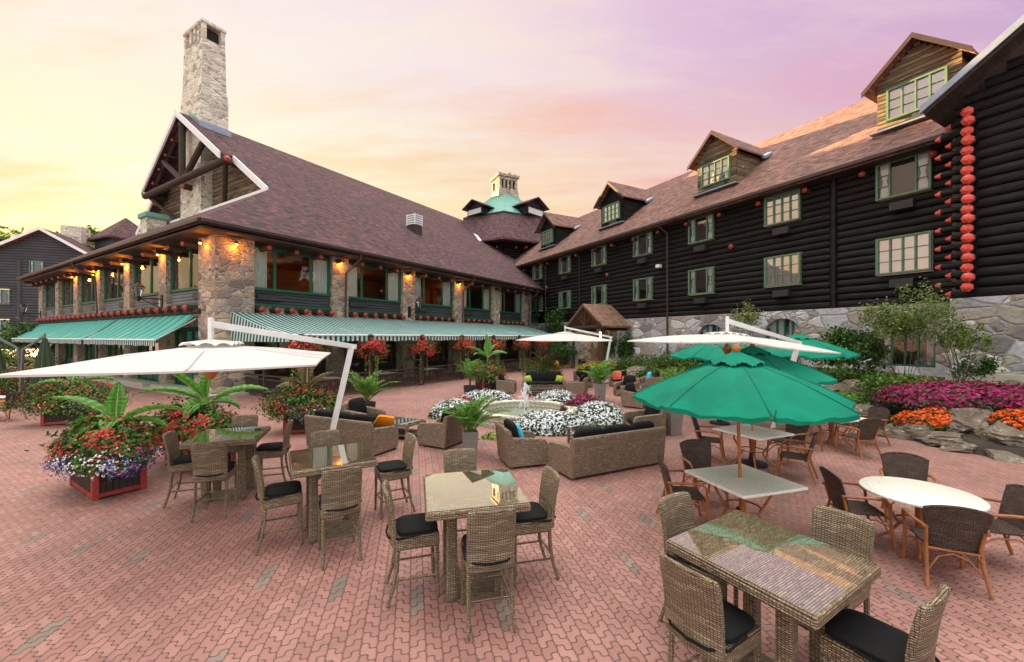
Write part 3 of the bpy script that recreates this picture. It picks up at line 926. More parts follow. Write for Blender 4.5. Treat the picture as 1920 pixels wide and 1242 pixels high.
# rows of red log ends
for i in range(22):
    red_end(DW, (2.0 + i * 1.42, .1, 7.34), ND, .135, .84)
for i in range(19):
    red_end(DW, (.1, 1.9 + i * 1.68, 7.34), NA, .135, .84)
nB = []
for (a, b), (c, e) in zip(PB, PB[1:]):
    nB += [b + .25 + (c - b - .5) * k / 5 for k in range(6)]
for x in nB:
    mb = MB(); mb.tube([(x, .3, 4.2), (x, -.5, 4.2)], .16, 9); mb.build('log_joist', M['dark_wood'], DW, smooth=True)
for i in range(26):
    y = 1.9 + i * 1.15
    mb = MB(); mb.tube([(.3, y, 4.22), (-.62, y, 4.22)], .175, 9); mb.build('log_joist', M['dark_wood'], DW, smooth=True)
mb = MB(); mb.tube([(-.28, 1.2, 4.05), (-.28, 32, 4.05)], .13, 8); mb.build('log_beam', M['dark_wood'], DW, smooth=True)
for x in nB:
    mb = MB(); logend(mb, (x, -.5, 4.2), ND, .16, .03, .6); mb.build('log_end', M['red_paint'], DW)
for i in range(26):
    mb = MB(); logend(mb, (-.62, 1.9 + i * 1.15, 4.22), NA, .175, .03, .7); mb.build('log_end', M['red_paint'], DW)

# downpipes
for t in (6.75, 18.2, 29.6):
    mb = MB()
    mb.tube([(t + .4, -1.28, 7.85), (t + .4, -1.2, 7.5), (t, -.38, 6.7), (t, -.32, 4.0), (t, -.32, .1)], .06, 8)
    mb.build('downpipe', M['gutter'], DW, smooth=True)
mb = MB()
mb.tube([(-1.28, 17.6, 7.85), (-1.2, 17.6, 7.5), (-.4, 16.6, 6.9), (-.32, 16.5, 4.5), (-.32, 16.5, .1)], .06, 8)
mb.build('downpipe', M['gutter'], DW, smooth=True)
# amber lamps under the eaves and inside the rooms: lamp shade, bulb and its light
def amber_lamp(x, y, z, e=12):
    mb = MB(); mb.lathe([(.05, .16), (.06, .08), (.13, 0), (.12, 0), (.05, .07)], 10, (x, y, z))
    p = mb.build('amber_lamp', M['black_metal'], DW)
    mb = MB(); mb.lathe([(0, .05), (.05, .03), (.06, 0), (.04, -.05), (0, -.06)], 10, (x, y, z)); mb.build('bulb', M['bulb'], p, smooth=True)
    l = bpy.data.lights.new('lamp_light', 'POINT'); l.energy = e; l.color = (1, .26, .015); l.shadow_soft_size = .06
    o = bpy.data.objects.new('lamp_light', l); COL.objects.link(o); o.parent = DW; o.location = (x, y, z - .14)
amber_lamp(.55, -.52, 7.26, 5); amber_lamp(-.52, .6, 7.26, 5)
for a, b in PB[1:4]: amber_lamp((a + b) / 2 - .1, -.40, 7.26, 4.5)
for a, b in PA[:4]: amber_lamp(-.40, (a + b) / 2, 7.28, 9)
amber_lamp(9.6, 3.2, 7.1, 12); amber_lamp(20.5, 3.2, 7.1, 12); amber_lamp(3.8, 4.2, 7.0, 8)  # unseen lamps inside the rooms, for the warm light behind the windows
wall_lantern(DW, (-.2, 6.0, 4.7), NA)
wall_lantern(DW, (-.2, 32.2, 4.7), NA)
wall_lantern(DW, (12.15, -.2, 4.6), ND)

# ground storey: green glazed doors on the gable side, dark timber bar front on the terrace side
mb = MB()
mb.box(.5, .7, 1.5, 33, 0, 3.3)
mb.box(1.5, 33, .5, .7, 0, 3.3)
mb.build('ground_wall', M['dark_wood'], DW)
ed = [(0, 1.5)] + PA
for (a, b), (c, e) in zip(ed, ed[1:]):
    w = c - b
    mb = MB()
    winframe(mb, (.3, b + .1, .25), YD, NA, w - .2, 2.9, .1, (-.05, .1), (.25, .5, .75), (), .1)
    for q in range(4):
        fbox(mb, (.3, b + .1, .25), YD, NA, (w - .2) * q / 4 + .06, (w - .2) * (q + 1) / 4 - .06, -.03, .05, .02, .85)
    d = mb.build('glazed_door', M['green_paint'], DW)
    mb = MB(); pane(mb, (.3, b + .1, 1.1), YD, NA, w - .2, 2.0, .02); mb.build('pane', M['glass_dark'], d)
    mb = MB(); mb.box(-.9, -.2, b, c, .14, .3); mb.build('door_step', M['concrete'], d)
for (a, b), (c, e) in zip(PB, PB[1:]):
    w = c - b
    mb = MB()
    winframe(mb, (b + .3, .46, .9), XD, ND, w - .6, 2.0, .12, (-.02, .1), (.33, .66), ((0, 1, 3),), .08)
    d = mb.build('terrace_window', M['dark_wood'], DW)
    mb = MB(); pane(mb, (b + .3, .46, .9), XD, ND, w - .6, 2.0, .02); mb.build('pane', M['glass_dark'], d)

# awnings: canopy sheet, valance, end curtain and front bar
def awn(name, lo, m1, pts, val, end=None, label=None):
    (w0, w1, f1, f0) = [Vector(p) for p in pts]       # wall start, wall end, front end, front start
    n = max(4, int((w1 - w0).length * 2))
    def fn(u, v):
        p = w0.lerp(w1, u).lerp(f0.lerp(f1, u), v)
        p.z -= .10 * math.sin(PI * v) + .015 * math.sin(u * n * 1.7) * v
        return p
    mb = MB(); mb.grid(fn, n, 6); 
    if mb.v and (Vector(mb.v[1]) - Vector(mb.v[0])).cross(Vector(mb.v[n + 1]) - Vector(mb.v[0])).z < 0:
        mb.f = [tuple(reversed(q)) for q in mb.f]
    uvt = ((w1 - w0).normalized(), (f0 - w0).normalized())
    a = mb.build(name, M[m1], lo, smooth='all', uvt=uvt)
    if label: a['label'] = label
    def fv(u, v):
        p = f0.lerp(f1, u)
        p.z -= v * (val + .03 * abs(math.sin(u * n * 2.2))) + .015 * math.sin(u * n * 1.7)
        return p
    mb = MB(); mb.grid(fv, n * 8, 1); 
    o = mb.build('valance', M['awning_val'], a, uvt=uvt)
    mb = MB(); mb.tube([f0, f1], .045, 8)
    for k in range(max(2, int((w1 - w0).length / 4)) + 1):
        u = k / max(2, int((w1 - w0).length / 4)); u = min(.99, max(.01, u))
        mb.bar(w0.lerp(w1, u) - Vector((0, 0, .25)), f0.lerp(f1, u) - Vector((0, 0, .03)), .05)
    mb.build('awning_frame', M['white_paint'], a)
    if end:
        mb = MB()
        def fe(u, v):
            t = w0.lerp(f0, u); t.z -= .10 * math.sin(PI * u)
            b = Vector((t.x, t.y, f0.z - end))
            return t.lerp(b, v)
        mb.grid(fe, 24, 1)
        mb.build('awning_side', M['awning_val'], a, uvt=((f0 - w0).normalized(), Vector((0, 0, 1))))
awn('striped_awning', DW, 'awning', [(.4, -.26, 4.0), (29.0, -.26, 4.0), (29.0, -5.0, 2.88), (.4, -5.0, 2.88)], .27, .30, 'long dark green and white striped awning over the terrace')
awn('teal_awning', DW, 'awning_teal', [(-.26, 1.6, 3.95), (-.26, 12.5, 3.95), (-1.9, 12.3, 2.66), (-1.9, 1.6, 2.66)], .26, None, 'pale teal awning nearest the corner pillar')
awn('teal_awning', DW, 'awning_teal', [(-.26, 12.8, 3.95), (-.26, 32.2, 3.95), (-1.9, 32.0, 2.66), (-1.9, 12.7, 2.66)], .26, None, 'farther pale teal awning')

# ------------------------------------------------------------------ guest wing (right)
CA = math.atan2(-.8805, .474)
OC = (3.03, 47.4)
GW = thing('guest_wing', 'three-storey black log guest wing with four dormers on its long brown roof', 'building', (OC[0], OC[1], 0), CA)
cx_ = lambda u, y: (OC[0] + .474 * u + .8805 * y, OC[1] - .8805 * u + .474 * y)
TC = .78
zc = lambda y: 11.3 + TC * (y + 1.0)
mb = MB()
s1 = [(-18, -1, 11.3), (36, -1, 11.3), (36, 8, zc(8)), (-18, 8, zc(8))]
mb.prism(s1, (0, 0, -.25))
mb.prism([(x, 16 - y, z) for x, y, z in s1][::-1], (0, 0, -.25))
mb.build('roof', M['shingle_lit'], GW)
mb = MB()
mb.box(-4.6, 33.6, -1.17, -1.0, 11.1, 11.32)
mb.build('gutter', M['gutter'], GW, bevel=.04)
mb = MB(); mb.box(-5, 34, -.95, .3, 11.02, 11.06); mb.build('soffit', M['dark_wood'], GW)
WU = [5.33 * i for i in range(7)]
opens = [(u - .98 + 6, u + .98 + 6, 9.31, 11.1) for u in WU] + [(u - 1.0 + 6, u + 1.0 + 6, 5.73, 7.52) for u in WU]
mb = MB()
logwall(mb, (-6, 0, 0), XD, ND, 40.2, 4.3, 11.1, .36, opens)
mb.build('log_wall', M['log_black'], GW)
mb = MB()
archs = [(22.1, 1.9, .6, 2.9, .75), (26.7, 2.0, .6, 3.0, .85), (32.0, 2.2, 1.45, 3.0, .85), (2.3, 1.2, 1.6, 3.0, .6), (5.2, 1.2, 1.6, 3.0, .6)]
archwall(mb, -6, 34.2, -.2, 4.28, -.22, archs, .4)
mb.build('stone_base', M['stone_grey'], GW)
for (cx, wd, zb, zs, ri) in archs:
    mb = MB()
    O = (cx - wd / 2 + .08, 0, zb + .08)
    h = zs + ri - zb
    winframe(mb, (O[0], .05, O[2]), XD, ND, wd - .16, h, .08, (-.05, .08), (.27, .5, .73), (), .07)
    f = mb.build('arched_window', M['green_paint'], GW)
    mb = MB(); pane(mb, (O[0], .05, O[2]), XD, ND, wd - .16, h); mb.build('pane', M['glass'], f)
    mb = MB()
    curtain(mb, (O[0], .05, O[2]), XD, ND, .02, wd * (.4 if cx < 30 else .2), 0, h, None, -.12, .03, 5)
    curtain(mb, (O[0], .05, O[2]), XD, ND, wd * (.55 if cx < 30 else .78), wd - .2, 0, h, None, -.12, .03, 5)
    mb.build('curtain', M['curtain_white'], f)
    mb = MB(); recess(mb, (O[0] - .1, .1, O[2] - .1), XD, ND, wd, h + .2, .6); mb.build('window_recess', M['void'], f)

def room_window(par, w, h, kind, wmat):
    """window built with its inner lower left corner at the origin, facing -y"""
    mb = MB()
    if kind == 'open': ml, rw = (.24, .76), ((0, .24, 3), (.76, 1, 3))
    else: ml, rw = (.25, .5, .75), ((0, 1, 3),)
    winframe(mb, (0, 0, 0), XD, ND, w, h, .085, (-.05, .24), ml, rw, .06)
    f = mb.build('window', M[wmat], par)
    mb = MB(); pane(mb, (0, 0, 0), XD, ND, w, h, .13); mb.build('pane', M['glass' if kind == 'open' else 'glass_bright'], f)
    mb = MB()
    if kind == 'open':
        curtain(mb, (0, 0, 0), XD, ND, .05, w * .22, 0, h, .55, .09, .015, 4)
        curtain(mb, (0, 0, 0), XD, ND, w * .78, w - .05, 0, h, .55, .09, .015, 4)
    else:
        curtain(mb, (0, 0, 0), XD, ND, .02, w - .02, 0, h, None, .06, .02, 12)
    mb.build('curtain', M['curtain_white'], f)
    if kind == 'open':
        mb = MB(); mb.box(w * .3, w * .7, -.06, -.05, 0, h); mb.build('screen', M['grey_metal'] if False else M['void'], f)
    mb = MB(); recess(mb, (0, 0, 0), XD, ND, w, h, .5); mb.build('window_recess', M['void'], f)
    return f
wo = room_window(GW, 1.8, 1.58, 'open', 'pale_green_paint')
wc = room_window(GW, 1.8, 1.58, 'closed', 'pale_green_paint')
first = {}
acp = None
for i, u in enumerate(WU):
    for z, up in ((5.83, 0), (9.41, 1)):
        k = 'closed' if (i in (5,) or (i == 6 and not up)) else 'open'
        p = (u - .9, 0, z)
        if k not in first:
            o = wo if k == 'open' else wc
            o.location = p; first[k] = o
        else:
            dup(first[k], p)
        if acp is None:
            mb = MB(); mb.box(-.42, .42, -.32, .0, 0, .36)
            for q in range(6): mb.box(-.4, .4, -.335, -.32, .03 + q * .055, .06 + q * .055)
            acp = mb.build('air_conditioner', M['ac'], GW); acp.location = (u, -.05, z - .72)
        else:
            dup(acp, (u, -.05, z - .72))
for u in (7.75, 29.2):
    mb = MB(); mb.tube([(u, -.12, 4.3), (u, -.12, 11.0)], .15, 10); mb.build('corner_post', M['log_black'], GW, smooth=True)
for u in (2.0, 18.6):
    mb = MB(); mb.tube([(u - .3, -1.08, 11.1), (u - .2, -.9, 10.9), (u, -.35, 10.5), (u, -.33, .2)], .065, 8); mb.build('downpipe', M['gutter'], GW, smooth=True)
for i in range(15):
    red_end(GW, (-2.6 + i * 2.55, 0, 10.75), ND, .15, .5)
for u, z in ((2.1, 8.2), (11.9, 8.3), (23.6, 8.55)):
    red_end(GW, (u, 0, z), ND, .17, .3)
mb = MB(); mb.box(17.6, 17.95, -.5, -.15, 8.05, 8.3); mb.build('floodlight', M['white_paint'], GW, bevel=.03)

# dormers
def dormer(u, lit):
    y0, hw = 1.2, 1.5
    zb, zw, za = zc(y0) - .15, 15.25, 16.85
    sl = (za - zw) / (hw + .35)
    yb = lambda z: (z - 11.3) / TC - 1.0
    mb = MB()
    logwall(mb, (u - hw, y0, 0), XD, ND, 2 * hw, zb, za, .2, [(.42, 2.58, zb + .62, zb + 2.15)], clip=lambda z: (max(0, (z - zw) / sl - .35), 2 * hw - max(0, (z - zw) / sl - .35)))
    for sx, nn in ((-hw, NA), (hw, (1, 0, 0))):
        rows = 9
        for i in range(rows):
            z0, z1 = zb + (zw - zb) * i / rows, zb + (zw - zb) * (i + 1) / rows
            fbox(mb, (u + sx, y0, 0), YD, nn, 0, max(.1, yb(z1) - y0 + .3), -.05, .0 + .03 * (i % 2), z0, z1)
    d = mb.build('dormer', M['log_weathered_sunlit'] if lit else M['log_black'], GW)  # light in the colour: warm paler logs on sunlit dormers, black on shaded
    mb = MB()
    zo = zw - .12
    for sg in (-1, 1):
        poly = [(u, y0 - .55, za + .12), (u, yb(za) + .3, za + .12), (u + sg * (hw + .42), yb(zo) + .2, zo - .02), (u + sg * (hw + .42), y0 - .55, zo - .02)]
        mb.prism(poly if sg > 0 else poly[::-1], (0, 0, .14))
    mb.build('dormer_roof', M['shingle_lit'], d)
    mb = MB()
    for sg in (-1, 1):
        poly = [(u, y0 - .62, za + .24), (u + sg * (hw + .46), y0 - .62, zo + .1), (u + sg * (hw + .46), y0 - .62, zo - .14), (u, y0 - .62, za - .02)]
        mb.prism(poly if sg > 0 else poly[::-1], (0, .08, 0))
    mb.build('dormer_barge', M['gutter'], d)
    mb = MB()
    mb.prism([(u + hw + .3, yb(zo) - .5, zo - .1), (u + hw + .3, yb(zo) + .25, zo + .3), (u + hw + .62, yb(zo) + .25, zo + .22), (u + hw + .62, yb(zo) - .5, zo - .2)], (0, 0, .2))
    mb.build('dormer_flashing', M['flash'], d)
    mb = MB(); mb.box(u - hw - .2, u + hw + .2, y0 - .45, y0 - .02, zb + .12, zb + .2); mb.build('sill_flashing', M['flash'], d)
    f = room_window(d, 2.0, 1.4, 'closed', 'pale_green_paint'); f.location = (u - 1.0, y0 - .02, zb + .68)
    mb = MB(); mb.box(u - .1, u + .8, y0 - .3, y0, zb + .22, zb + .52); mb.build('air_conditioner', M['ac'], d)
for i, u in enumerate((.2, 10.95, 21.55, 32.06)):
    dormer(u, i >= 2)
# entrance porch
pu, ph = 12.2, 2.3
mb = MB()
for sg in (-1, 1):
    poly = [(pu, -3.2, 5.45), (pu, -.1, 5.45), (pu + sg * (ph + .3), -.1, 3.55), (pu + sg * (ph + .3), -3.2, 3.55)]
    mb.prism(poly if sg > 0 else poly[::-1], (0, 0, .16))
po = mb.build('porch_roof', M['shingle_tan'], GW)
mb = MB()
for sg in (-1, 1):
    mb.bar((pu, -3.1, 5.4), (pu + sg * (ph + .28), -3.1, 3.52), .14, .3)
    mb.tube([(pu, -2.95, 3.7), (pu + sg * 1.0, -2.95, 4.6)], .08, 6)
    mb.tube([(pu + sg * 2.0, -2.7, 0), (pu + sg * 2.0, -2.7, 3.6)], .15, 8)
    mb.tube([(pu + sg * 2.0, -2.8, 3.45), (pu + sg * 2.0, -.2, 3.45)], .14, 8)
mb.tube([(pu - 2.5, -2.9, 3.6), (pu + 2.5, -2.9, 3.6)], .16, 8)
mb.tube([(pu, -2.95, 3.6), (pu, -2.95, 5.2)], .1, 6)
mb.build('porch_frame', M['dark_wood'], po)
mb = MB(); mb.box(pu - 2.5, pu - 1.4, -2.6, -.2, 0, 3.3); mb.box(pu + 1.3, pu + 2.4, -1.6, -.2, 0, 3.3)
mb.build('porch_wall', M['stone_grey'], po)
mb = MB(); mb.box(pu - 1.4, pu + 1.3, -.42, -.23, 0, 3.2); mb.build('porch_back', M['brown_wood'], po)
mb = MB(); mb.box(pu + .1, pu + 1.1, -.5, -.43, .1, 2.2); mb.build('door', M['green_paint'], po)
mb = MB(); mb.lathe([(.0, 2.75), (.13, 2.78), (.15, 3.2), (.0, 3.25)], 8, (pu + .6, -1.7, 0)); lp = mb.build('porch_lantern', emit('porch_lamp_glow', (1, .62, .16), 3), po)
mb = MB(); mb.lathe([(.2, 3.2), (.05, 3.4), (.02, 3.6)], 8, (pu + .6, -1.7, 0)); mb.build('lantern_cap', M['black_metal'], lp)

# ------------------------------------------------------------------ gable wing (far right)
EW = thing('gable_wing', 'black log gable wing with red painted log ends at the right edge of the photo', 'building', (OC[0], OC[1], 0), CA)
ex, ey = 34.2, -2.0
gr = lambda x: 11.45 + .7 * (x - 33.3)
mb = MB()
logwall(mb, (ex, ey, 0), XD, ND, 22, 4.32, 19.6, .37, clip=lambda z: (max(0.0, (z + .3 - 11.45) / .7 + 33.3 - ex), 22))
mb.build('log_wall', M['log_black'], EW)
mb = MB()
logwall(mb, (ex, ey, 0), YD, NA, 2.1, 4.5, 11.4, .37)
mb.build('side_log_wall', M['log_black'], EW)
mb = MB()
mb.box(ex - .1, 58, ey - .25, .5, -.3, 4.3)
mb.build('stone_base', M['stone_grey'], EW)
mb = MB(); mb.box(ex - .15, 58, ey - .55, ey - .25, .4, 1.45); mb.build('concrete_footing', M['concrete'], EW)
mb = MB()
mb.prism([(33.55, ey - 1.1, gr(33.55) + .02), (46, ey - 1.1, gr(46) + .02), (46, 8, gr(46) + .02), (33.55, 8, gr(33.55) + .02)], (0, 0, .25))
mb.build('roof', M['shingle'], EW)
mb = MB()
mb.prism([(33.5, ey - 1.2, gr(33.5) + .3), (46, ey - 1.2, gr(46) + .3), (46, ey - 1.2, gr(46) + .02), (33.5, ey - 1.2, gr(33.5) + .02)][::-1], (0, .1, 0))
mb.build('barge_board', M['flash'], EW)
mb = MB()
mb.prism([(33.6, ey - 1.08, gr(33.6) - .0), (46, ey - 1.08, gr(46) - .0), (46, .0, gr(46) - .0), (33.6, .0, gr(33.6) - .0)], (0, 0, -.12))
mb.build('eave_lining', M['dark_wood'], EW)
for i in range(19):
    z = 4.5 + (i + .5) * .37
    s = i % 2
    mb = MB(); logend(mb, (ex + .42 + .04 * s, ey - .44, z), ND, .185, .06 + .1 * s, .6); mb.build('log_end', M['coral_paint'], EW)
    mb = MB(); mb.tube([(ex + .42 + .04 * s, ey + .1, z), (ex + .42 + .04 * s, ey - .44, z)], .19, 9); mb.build('log_stub', M['log_black'], EW, smooth=True)
    mb = MB(); mb.tube([(ex + .2, ey + .12, z - .18), (ex - .15 - .3 * s, ey + .12, z - .18)], .125, 9); mb.build('log_stub', M['log_black'], EW, smooth=True)
    mb = MB(); logend(mb, (ex - .15 - .3 * s, ey + .12, z - .18), NA, .125, .02, 1.3); mb.build('log_end', M['coral_paint'], EW)

# ------------------------------------------------------------------ rotunda behind
RX, RY = -1.3, 72.0
RT = thing('rotunda', 'hexagonal rotunda with two-tier roof, green copper crown and stone cupola', 'building', (RX * .867, RY * .867, H * .133))
RT.scale = (.867, .867, .867)
hexr = lambda r, z, o=-90, n=6: [(r * math.cos(R(o + 60 * k)), r * math.sin(R(o + 60 * k)), z) for k in range(n)]
mb = MB()
hx = hexr(9.6, 0)
for k in range(6):
    a, b = Vector(hx[k]), Vector(hx[(k + 1) % 6])
    d = (b - a).normalized(); nn = Vector((d.y, -d.x, 0))
    logwall(mb, a, d, nn, (b - a).length, 8, 17.4, .4)
mb.build('log_wall', M['log_black'], RT)
mb = MB(); mb.loft([hexr(12, 17.0), hexr(12, 17.25), hexr(7.6, 22.2)]); mb.build('lower_roof', M['shingle'], RT)
mb = MB(); mb.loft([hexr(7.75, 22.1), hexr(7.75, 22.35), hexr(7.5, 22.45)]); mb.build('snow_rail', M['black_metal'], RT)
mb = MB(); mb.loft([hexr(7.5, 22.3), hexr(2.4, 26.7)])
for k in range(6):
    a0_, a1_ = Vector(hexr(7.5, 22.3)[k]), Vector(hexr(7.5, 22.3)[(k + 1) % 6])
    b0_, b1_ = Vector(hexr(2.4, 26.7)[k]), Vector(hexr(2.4, 26.7)[(k + 1) % 6])
    for q in range(11):
        mb.bar(a0_.lerp(a1_, (q + .0) / 11), b0_.lerp(b1_, (q + .0) / 11), .09)
mb.build('copper_roof', M['copper'], RT)
ca, sa = math.cos(R(24)), math.sin(R(24))
cr_ = lambda x, y: (x * ca - y * sa, x * sa + y * ca)
def cbox(mb, x0, x1, y0, y1, z0, z1):
    mb.box(x0, x1, y0, y1, z0, z1, mtx=Matrix.Rotation(R(24), 4, 'Z'))
mb = MB()
mb.loft([[(*cr_(sx * q, sy * q), z) for sx, sy in ((-1, -1), (1, -1), (1, 1), (-1, 1))] for q, z in ((1.95, 26.2), (1.78, 27.6), (1.7, 28.0))])
for sx in (-1.68, -.86, -.16, .54, 1.24):
    if sx > 1: w_ = .44
    else: w_ = .44 if sx < -1 else .3
    for y0 in (-1.68, 1.28): cbox(mb, sx, sx + w_, y0, y0 + .4, 28.0, 29.45)
for sy in (-.55, .15):
    for x0 in (-1.68, 1.28): cbox(mb, x0, x0 + .4, sy - .35, sy + .75, 28.0, 29.45) if sy < 0 else None
cbox(mb, -1.7, 1.7, -1.7, 1.7, 29.45, 29.95)
cu = mb.build('cupola', M['stone_warm'], RT)
mb = MB(); cbox(mb, -1.98, 1.98, -1.98, 1.98, 29.95, 30.35)
for k in range(22):
    q = random.uniform(-1.8, 1.8); e = random.choice((-1.8, 1.8)); xx, yy = (q, e) if k % 2 else (e, q)
    mb.lathe([(.2, 30.3), (.16, 30.5 + .12 * random.random()), (0, 30.62)], 6, (*cr_(xx, yy), 0))
mb.build('cupola_cap', M['stone_warm'], cu)
mb = MB(); cbox(mb, -1.25, 1.25, -1.25, 1.25, 28.0, 29.44); mb.build('cupola_core', M['void'], cu)
for (ang, sc) in ((-131, .82), (-44, 1.0)):
    m = Matrix.Rotation(R(ang + 90), 4, 'Z')
    P = lambda x, y, z: m @ Vector((x, y, z))
    mb = MB()
    yf = -7.1
    h = 1.75 * sc; hw = 2.1 * sc
    mb.prism([P(-hw, yf, 22.3), P(hw, yf, 22.3), P(hw, yf, 22.3 + h), P(0, yf, 22.3 + h + .95 * sc), P(-hw, yf, 22.3 + h)], m.to_3x3() @ Vector((0, 5, 0)))
    d = mb.build('dormer', M['log_black'], RT)
    mb = MB()
    for sg in (-1, 1):
        poly = [P(0, yf - .7, 22.3 + h + 1.1 * sc), P(0, yf + 5, 22.3 + h + 1.1 * sc), P(sg * (hw + .6), yf + 5, 22.15 + h - .15), P(sg * (hw + .6), yf - .7, 22.15 + h - .15)]
        mb.prism(poly if sg > 0 else poly[::-1], (0, 0, .15))
    mb.build('dormer_roof', M['shingle'], d)
    mb = MB()
    winframe(mb, P(-hw * .78, yf - .02, 22.6), tuple(m.to_3x3() @ Vector(XD)), tuple(m.to_3x3() @ Vector(ND)), hw * 1.56, h * .42, .08, (0, .1), (.25, .5, .75), (), .07)
    f = mb.build('window', M['white_paint'], d)
    mb = MB(); pane(mb, P(-hw * .78, yf - .02, 22.6), tuple(m.to_3x3() @ Vector(XD)), tuple(m.to_3x3() @ Vector(ND)), hw * 1.56, h * .42, .05); mb.build('pane', M['curtain_white'], f)
for k in range(10):
    a = R(-132 + k * 9)
    r_ = 9.6 * math.cos(R(30)) / math.cos(((a - R(-120)) % R(60)) - R(30))
    mb = MB(); logend(mb, (r_ * math.cos(a), r_ * math.sin(a), 16.4), (math.cos(a), math.sin(a), 0), .22, .9); mb.build('log_end', M['red_paint'], RT)
# stair gable of another wing beyond the rotunda, with a pale metal-clad bay
FW = thing('distant_wing', 'distant brown shingled wing with a pale grey gable seen right of the rotunda', 'building', (9.6, 66, 0))
mb = MB()
mb.prism([(-5, -3, 17.5), (-4, 0, 21.6), (2.5, 0, 20.8), (4.8, -3, 17.0)], (0, .3, 0))
mb.prism([(-5, 6, 17.5), (-4, 0, 21.6), (2.5, 0, 20.8), (4.8, 6, 17.0)][::-1], (0, .3, 0))
mb.build('roof', M['shingle'], FW)
mb = MB(); mb.box(-5, 4.5, -2.8, 6, 8, 17.2); mb.build('wall', M['log_black'], FW)
mb = MB(); mb.prism([(1.2, -2.6, 17.5), (5.6, -2.6, 17.5), (5.2, -2.6, 19.4), (3.6, -2.6, 21.3), (1.4, -2.6, 19.7)], (0, 3, 0)); mb.build('clad_gable', M['flash'], FW)

# ------------------------------------------------------------------ far wing on the left
LW = thing('far_log_wing', 'dark log wing with pale-edged gable far behind on the left', 'building', (-70, 62, 0), R(20))
mb = MB()
logwall(mb, (-7, 0, 0), XD, ND, 14, 1, 18.2, .4, [(5.6, 7.0, 12.2, 14.0), (-1, -1, 0, 0), (2.2, 3.3, 7.6, 9.6), (2.2, 3.3, 3.2, 5.2), (9.6, 10.7, 7.6, 9.6), (9.6, 10.7, 3.2, 5.2)], clip=lambda z: (max(0, (z - 14.2) / .62), 14 - max(0, (z - 14.2) / .62)))
logwall(mb, (-40, 3, 0), XD, ND, 33, 1, 14.0, .4)
logwall(mb, (7, 0, 0), YD, (1, 0, 0), 20, 1, 14.2, .4)
mb.build('log_wall', M['log_blue'], LW)
for (x, z, w_, h_) in ((-1.4, 12.2, 1.4, 1.8), (-4.8, 7.6, 1.1, 2), (-4.8, 3.2, 1.1, 2), (2.6, 7.6, 1.1, 2), (2.6, 3.2, 1.1, 2)):
    f = room_window(LW, w_, h_, 'open', 'pale_green_paint'); f.location = (x, 0, z)
mb = MB()
for sg in (-1, 1):
    poly = [(0, -.9, 18.75), (0, 26, 18.75), (sg * 8.2, 26, 13.6), (sg * 8.2, -.9, 13.6)]
    mb.prism(poly if sg > 0 else poly[::-1], (0, 0, .25))
mb.prism([(-42, 2, 14), (-7, 2, 14), (-7, 9, 18), (-42, 9, 18)], (0, 0, .25))
mb.build('roof', M['shingle'], LW)
mb = MB()
for sg in (-1, 1):
    poly = [(0, -1.0, 19.05), (sg * 8.3, -1.0, 13.85), (sg * 8.3, -1.0, 13.4), (0, -1.0, 18.6)]
    mb.prism(poly if sg > 0 else poly[::-1], (0, .12, 0))
mb.build('barge_board', M['white_paint'], LW)
mb = MB(); mb.tube([(4.2, -.1, 1), (4.2, -.1, 14)], .25, 8); mb.tube([(-2.6, -.1, 1), (-2.6, -.1, 14)], .25, 8); mb.build('corner_post', M['log_blue'], LW)
TW = thing('far_turret', 'pyramid roofed turret and stone chimney far behind the left eave', 'building', (-67, 72, 0), R(20))
mb = MB(); mb.lathe([(5.4, 19.0), (5.4, 19.3), (.1, 23.4)], 4); mb.build('roof', M['shingle'], TW)
mb = MB(); mb.lathe([(4.2, 8), (4.2, 19.0)], 4); mb.build('wall', M['log_blue'], TW)
mb = MB(); mb.box(-7.6, -5.0, -2, .5, 8, 21.0); mb.build('chimney', M['stone_chim'], TW)

# ------------------------------------------------------------------ terrain of the garden
EDGE = [(-20, 22), (4, 17), (7, 13.2), (9.3, 11.4), (9.7, 11.0), (12, 10.7), (16, 9.9), (21, 9.2), (27, 9.0), (32, 9.3), (36, 10.2), (39, 11)]
def edge_x(Y):
    for (a, xa), (b, xb) in zip(EDGE, EDGE[1:]):
        if Y <= b:
            return xa + (xb - xa) * max(0, (Y - a)) / (b - a)
    return EDGE[-1][1]
def sst(t):
    t = min(1, max(0, t)); return t * t * (3 - 2 * t)
def hg(X, Y):
    d = X - edge_x(Y)
    if d <= 0: return 0.0
    h = .22 * min(1, d / .3) + .85 * sst(d / 4.2) + .05 * math.sin(X * 2.1 + Y) * math.sin(Y * 1.7)
    return h * min(1, max(0, (35.5 - Y) / 5))
def gpos(px, Y, dz=0.0):
    X, Y = K(px, Y)
    return (X, Y, hg(X, Y) + dz)

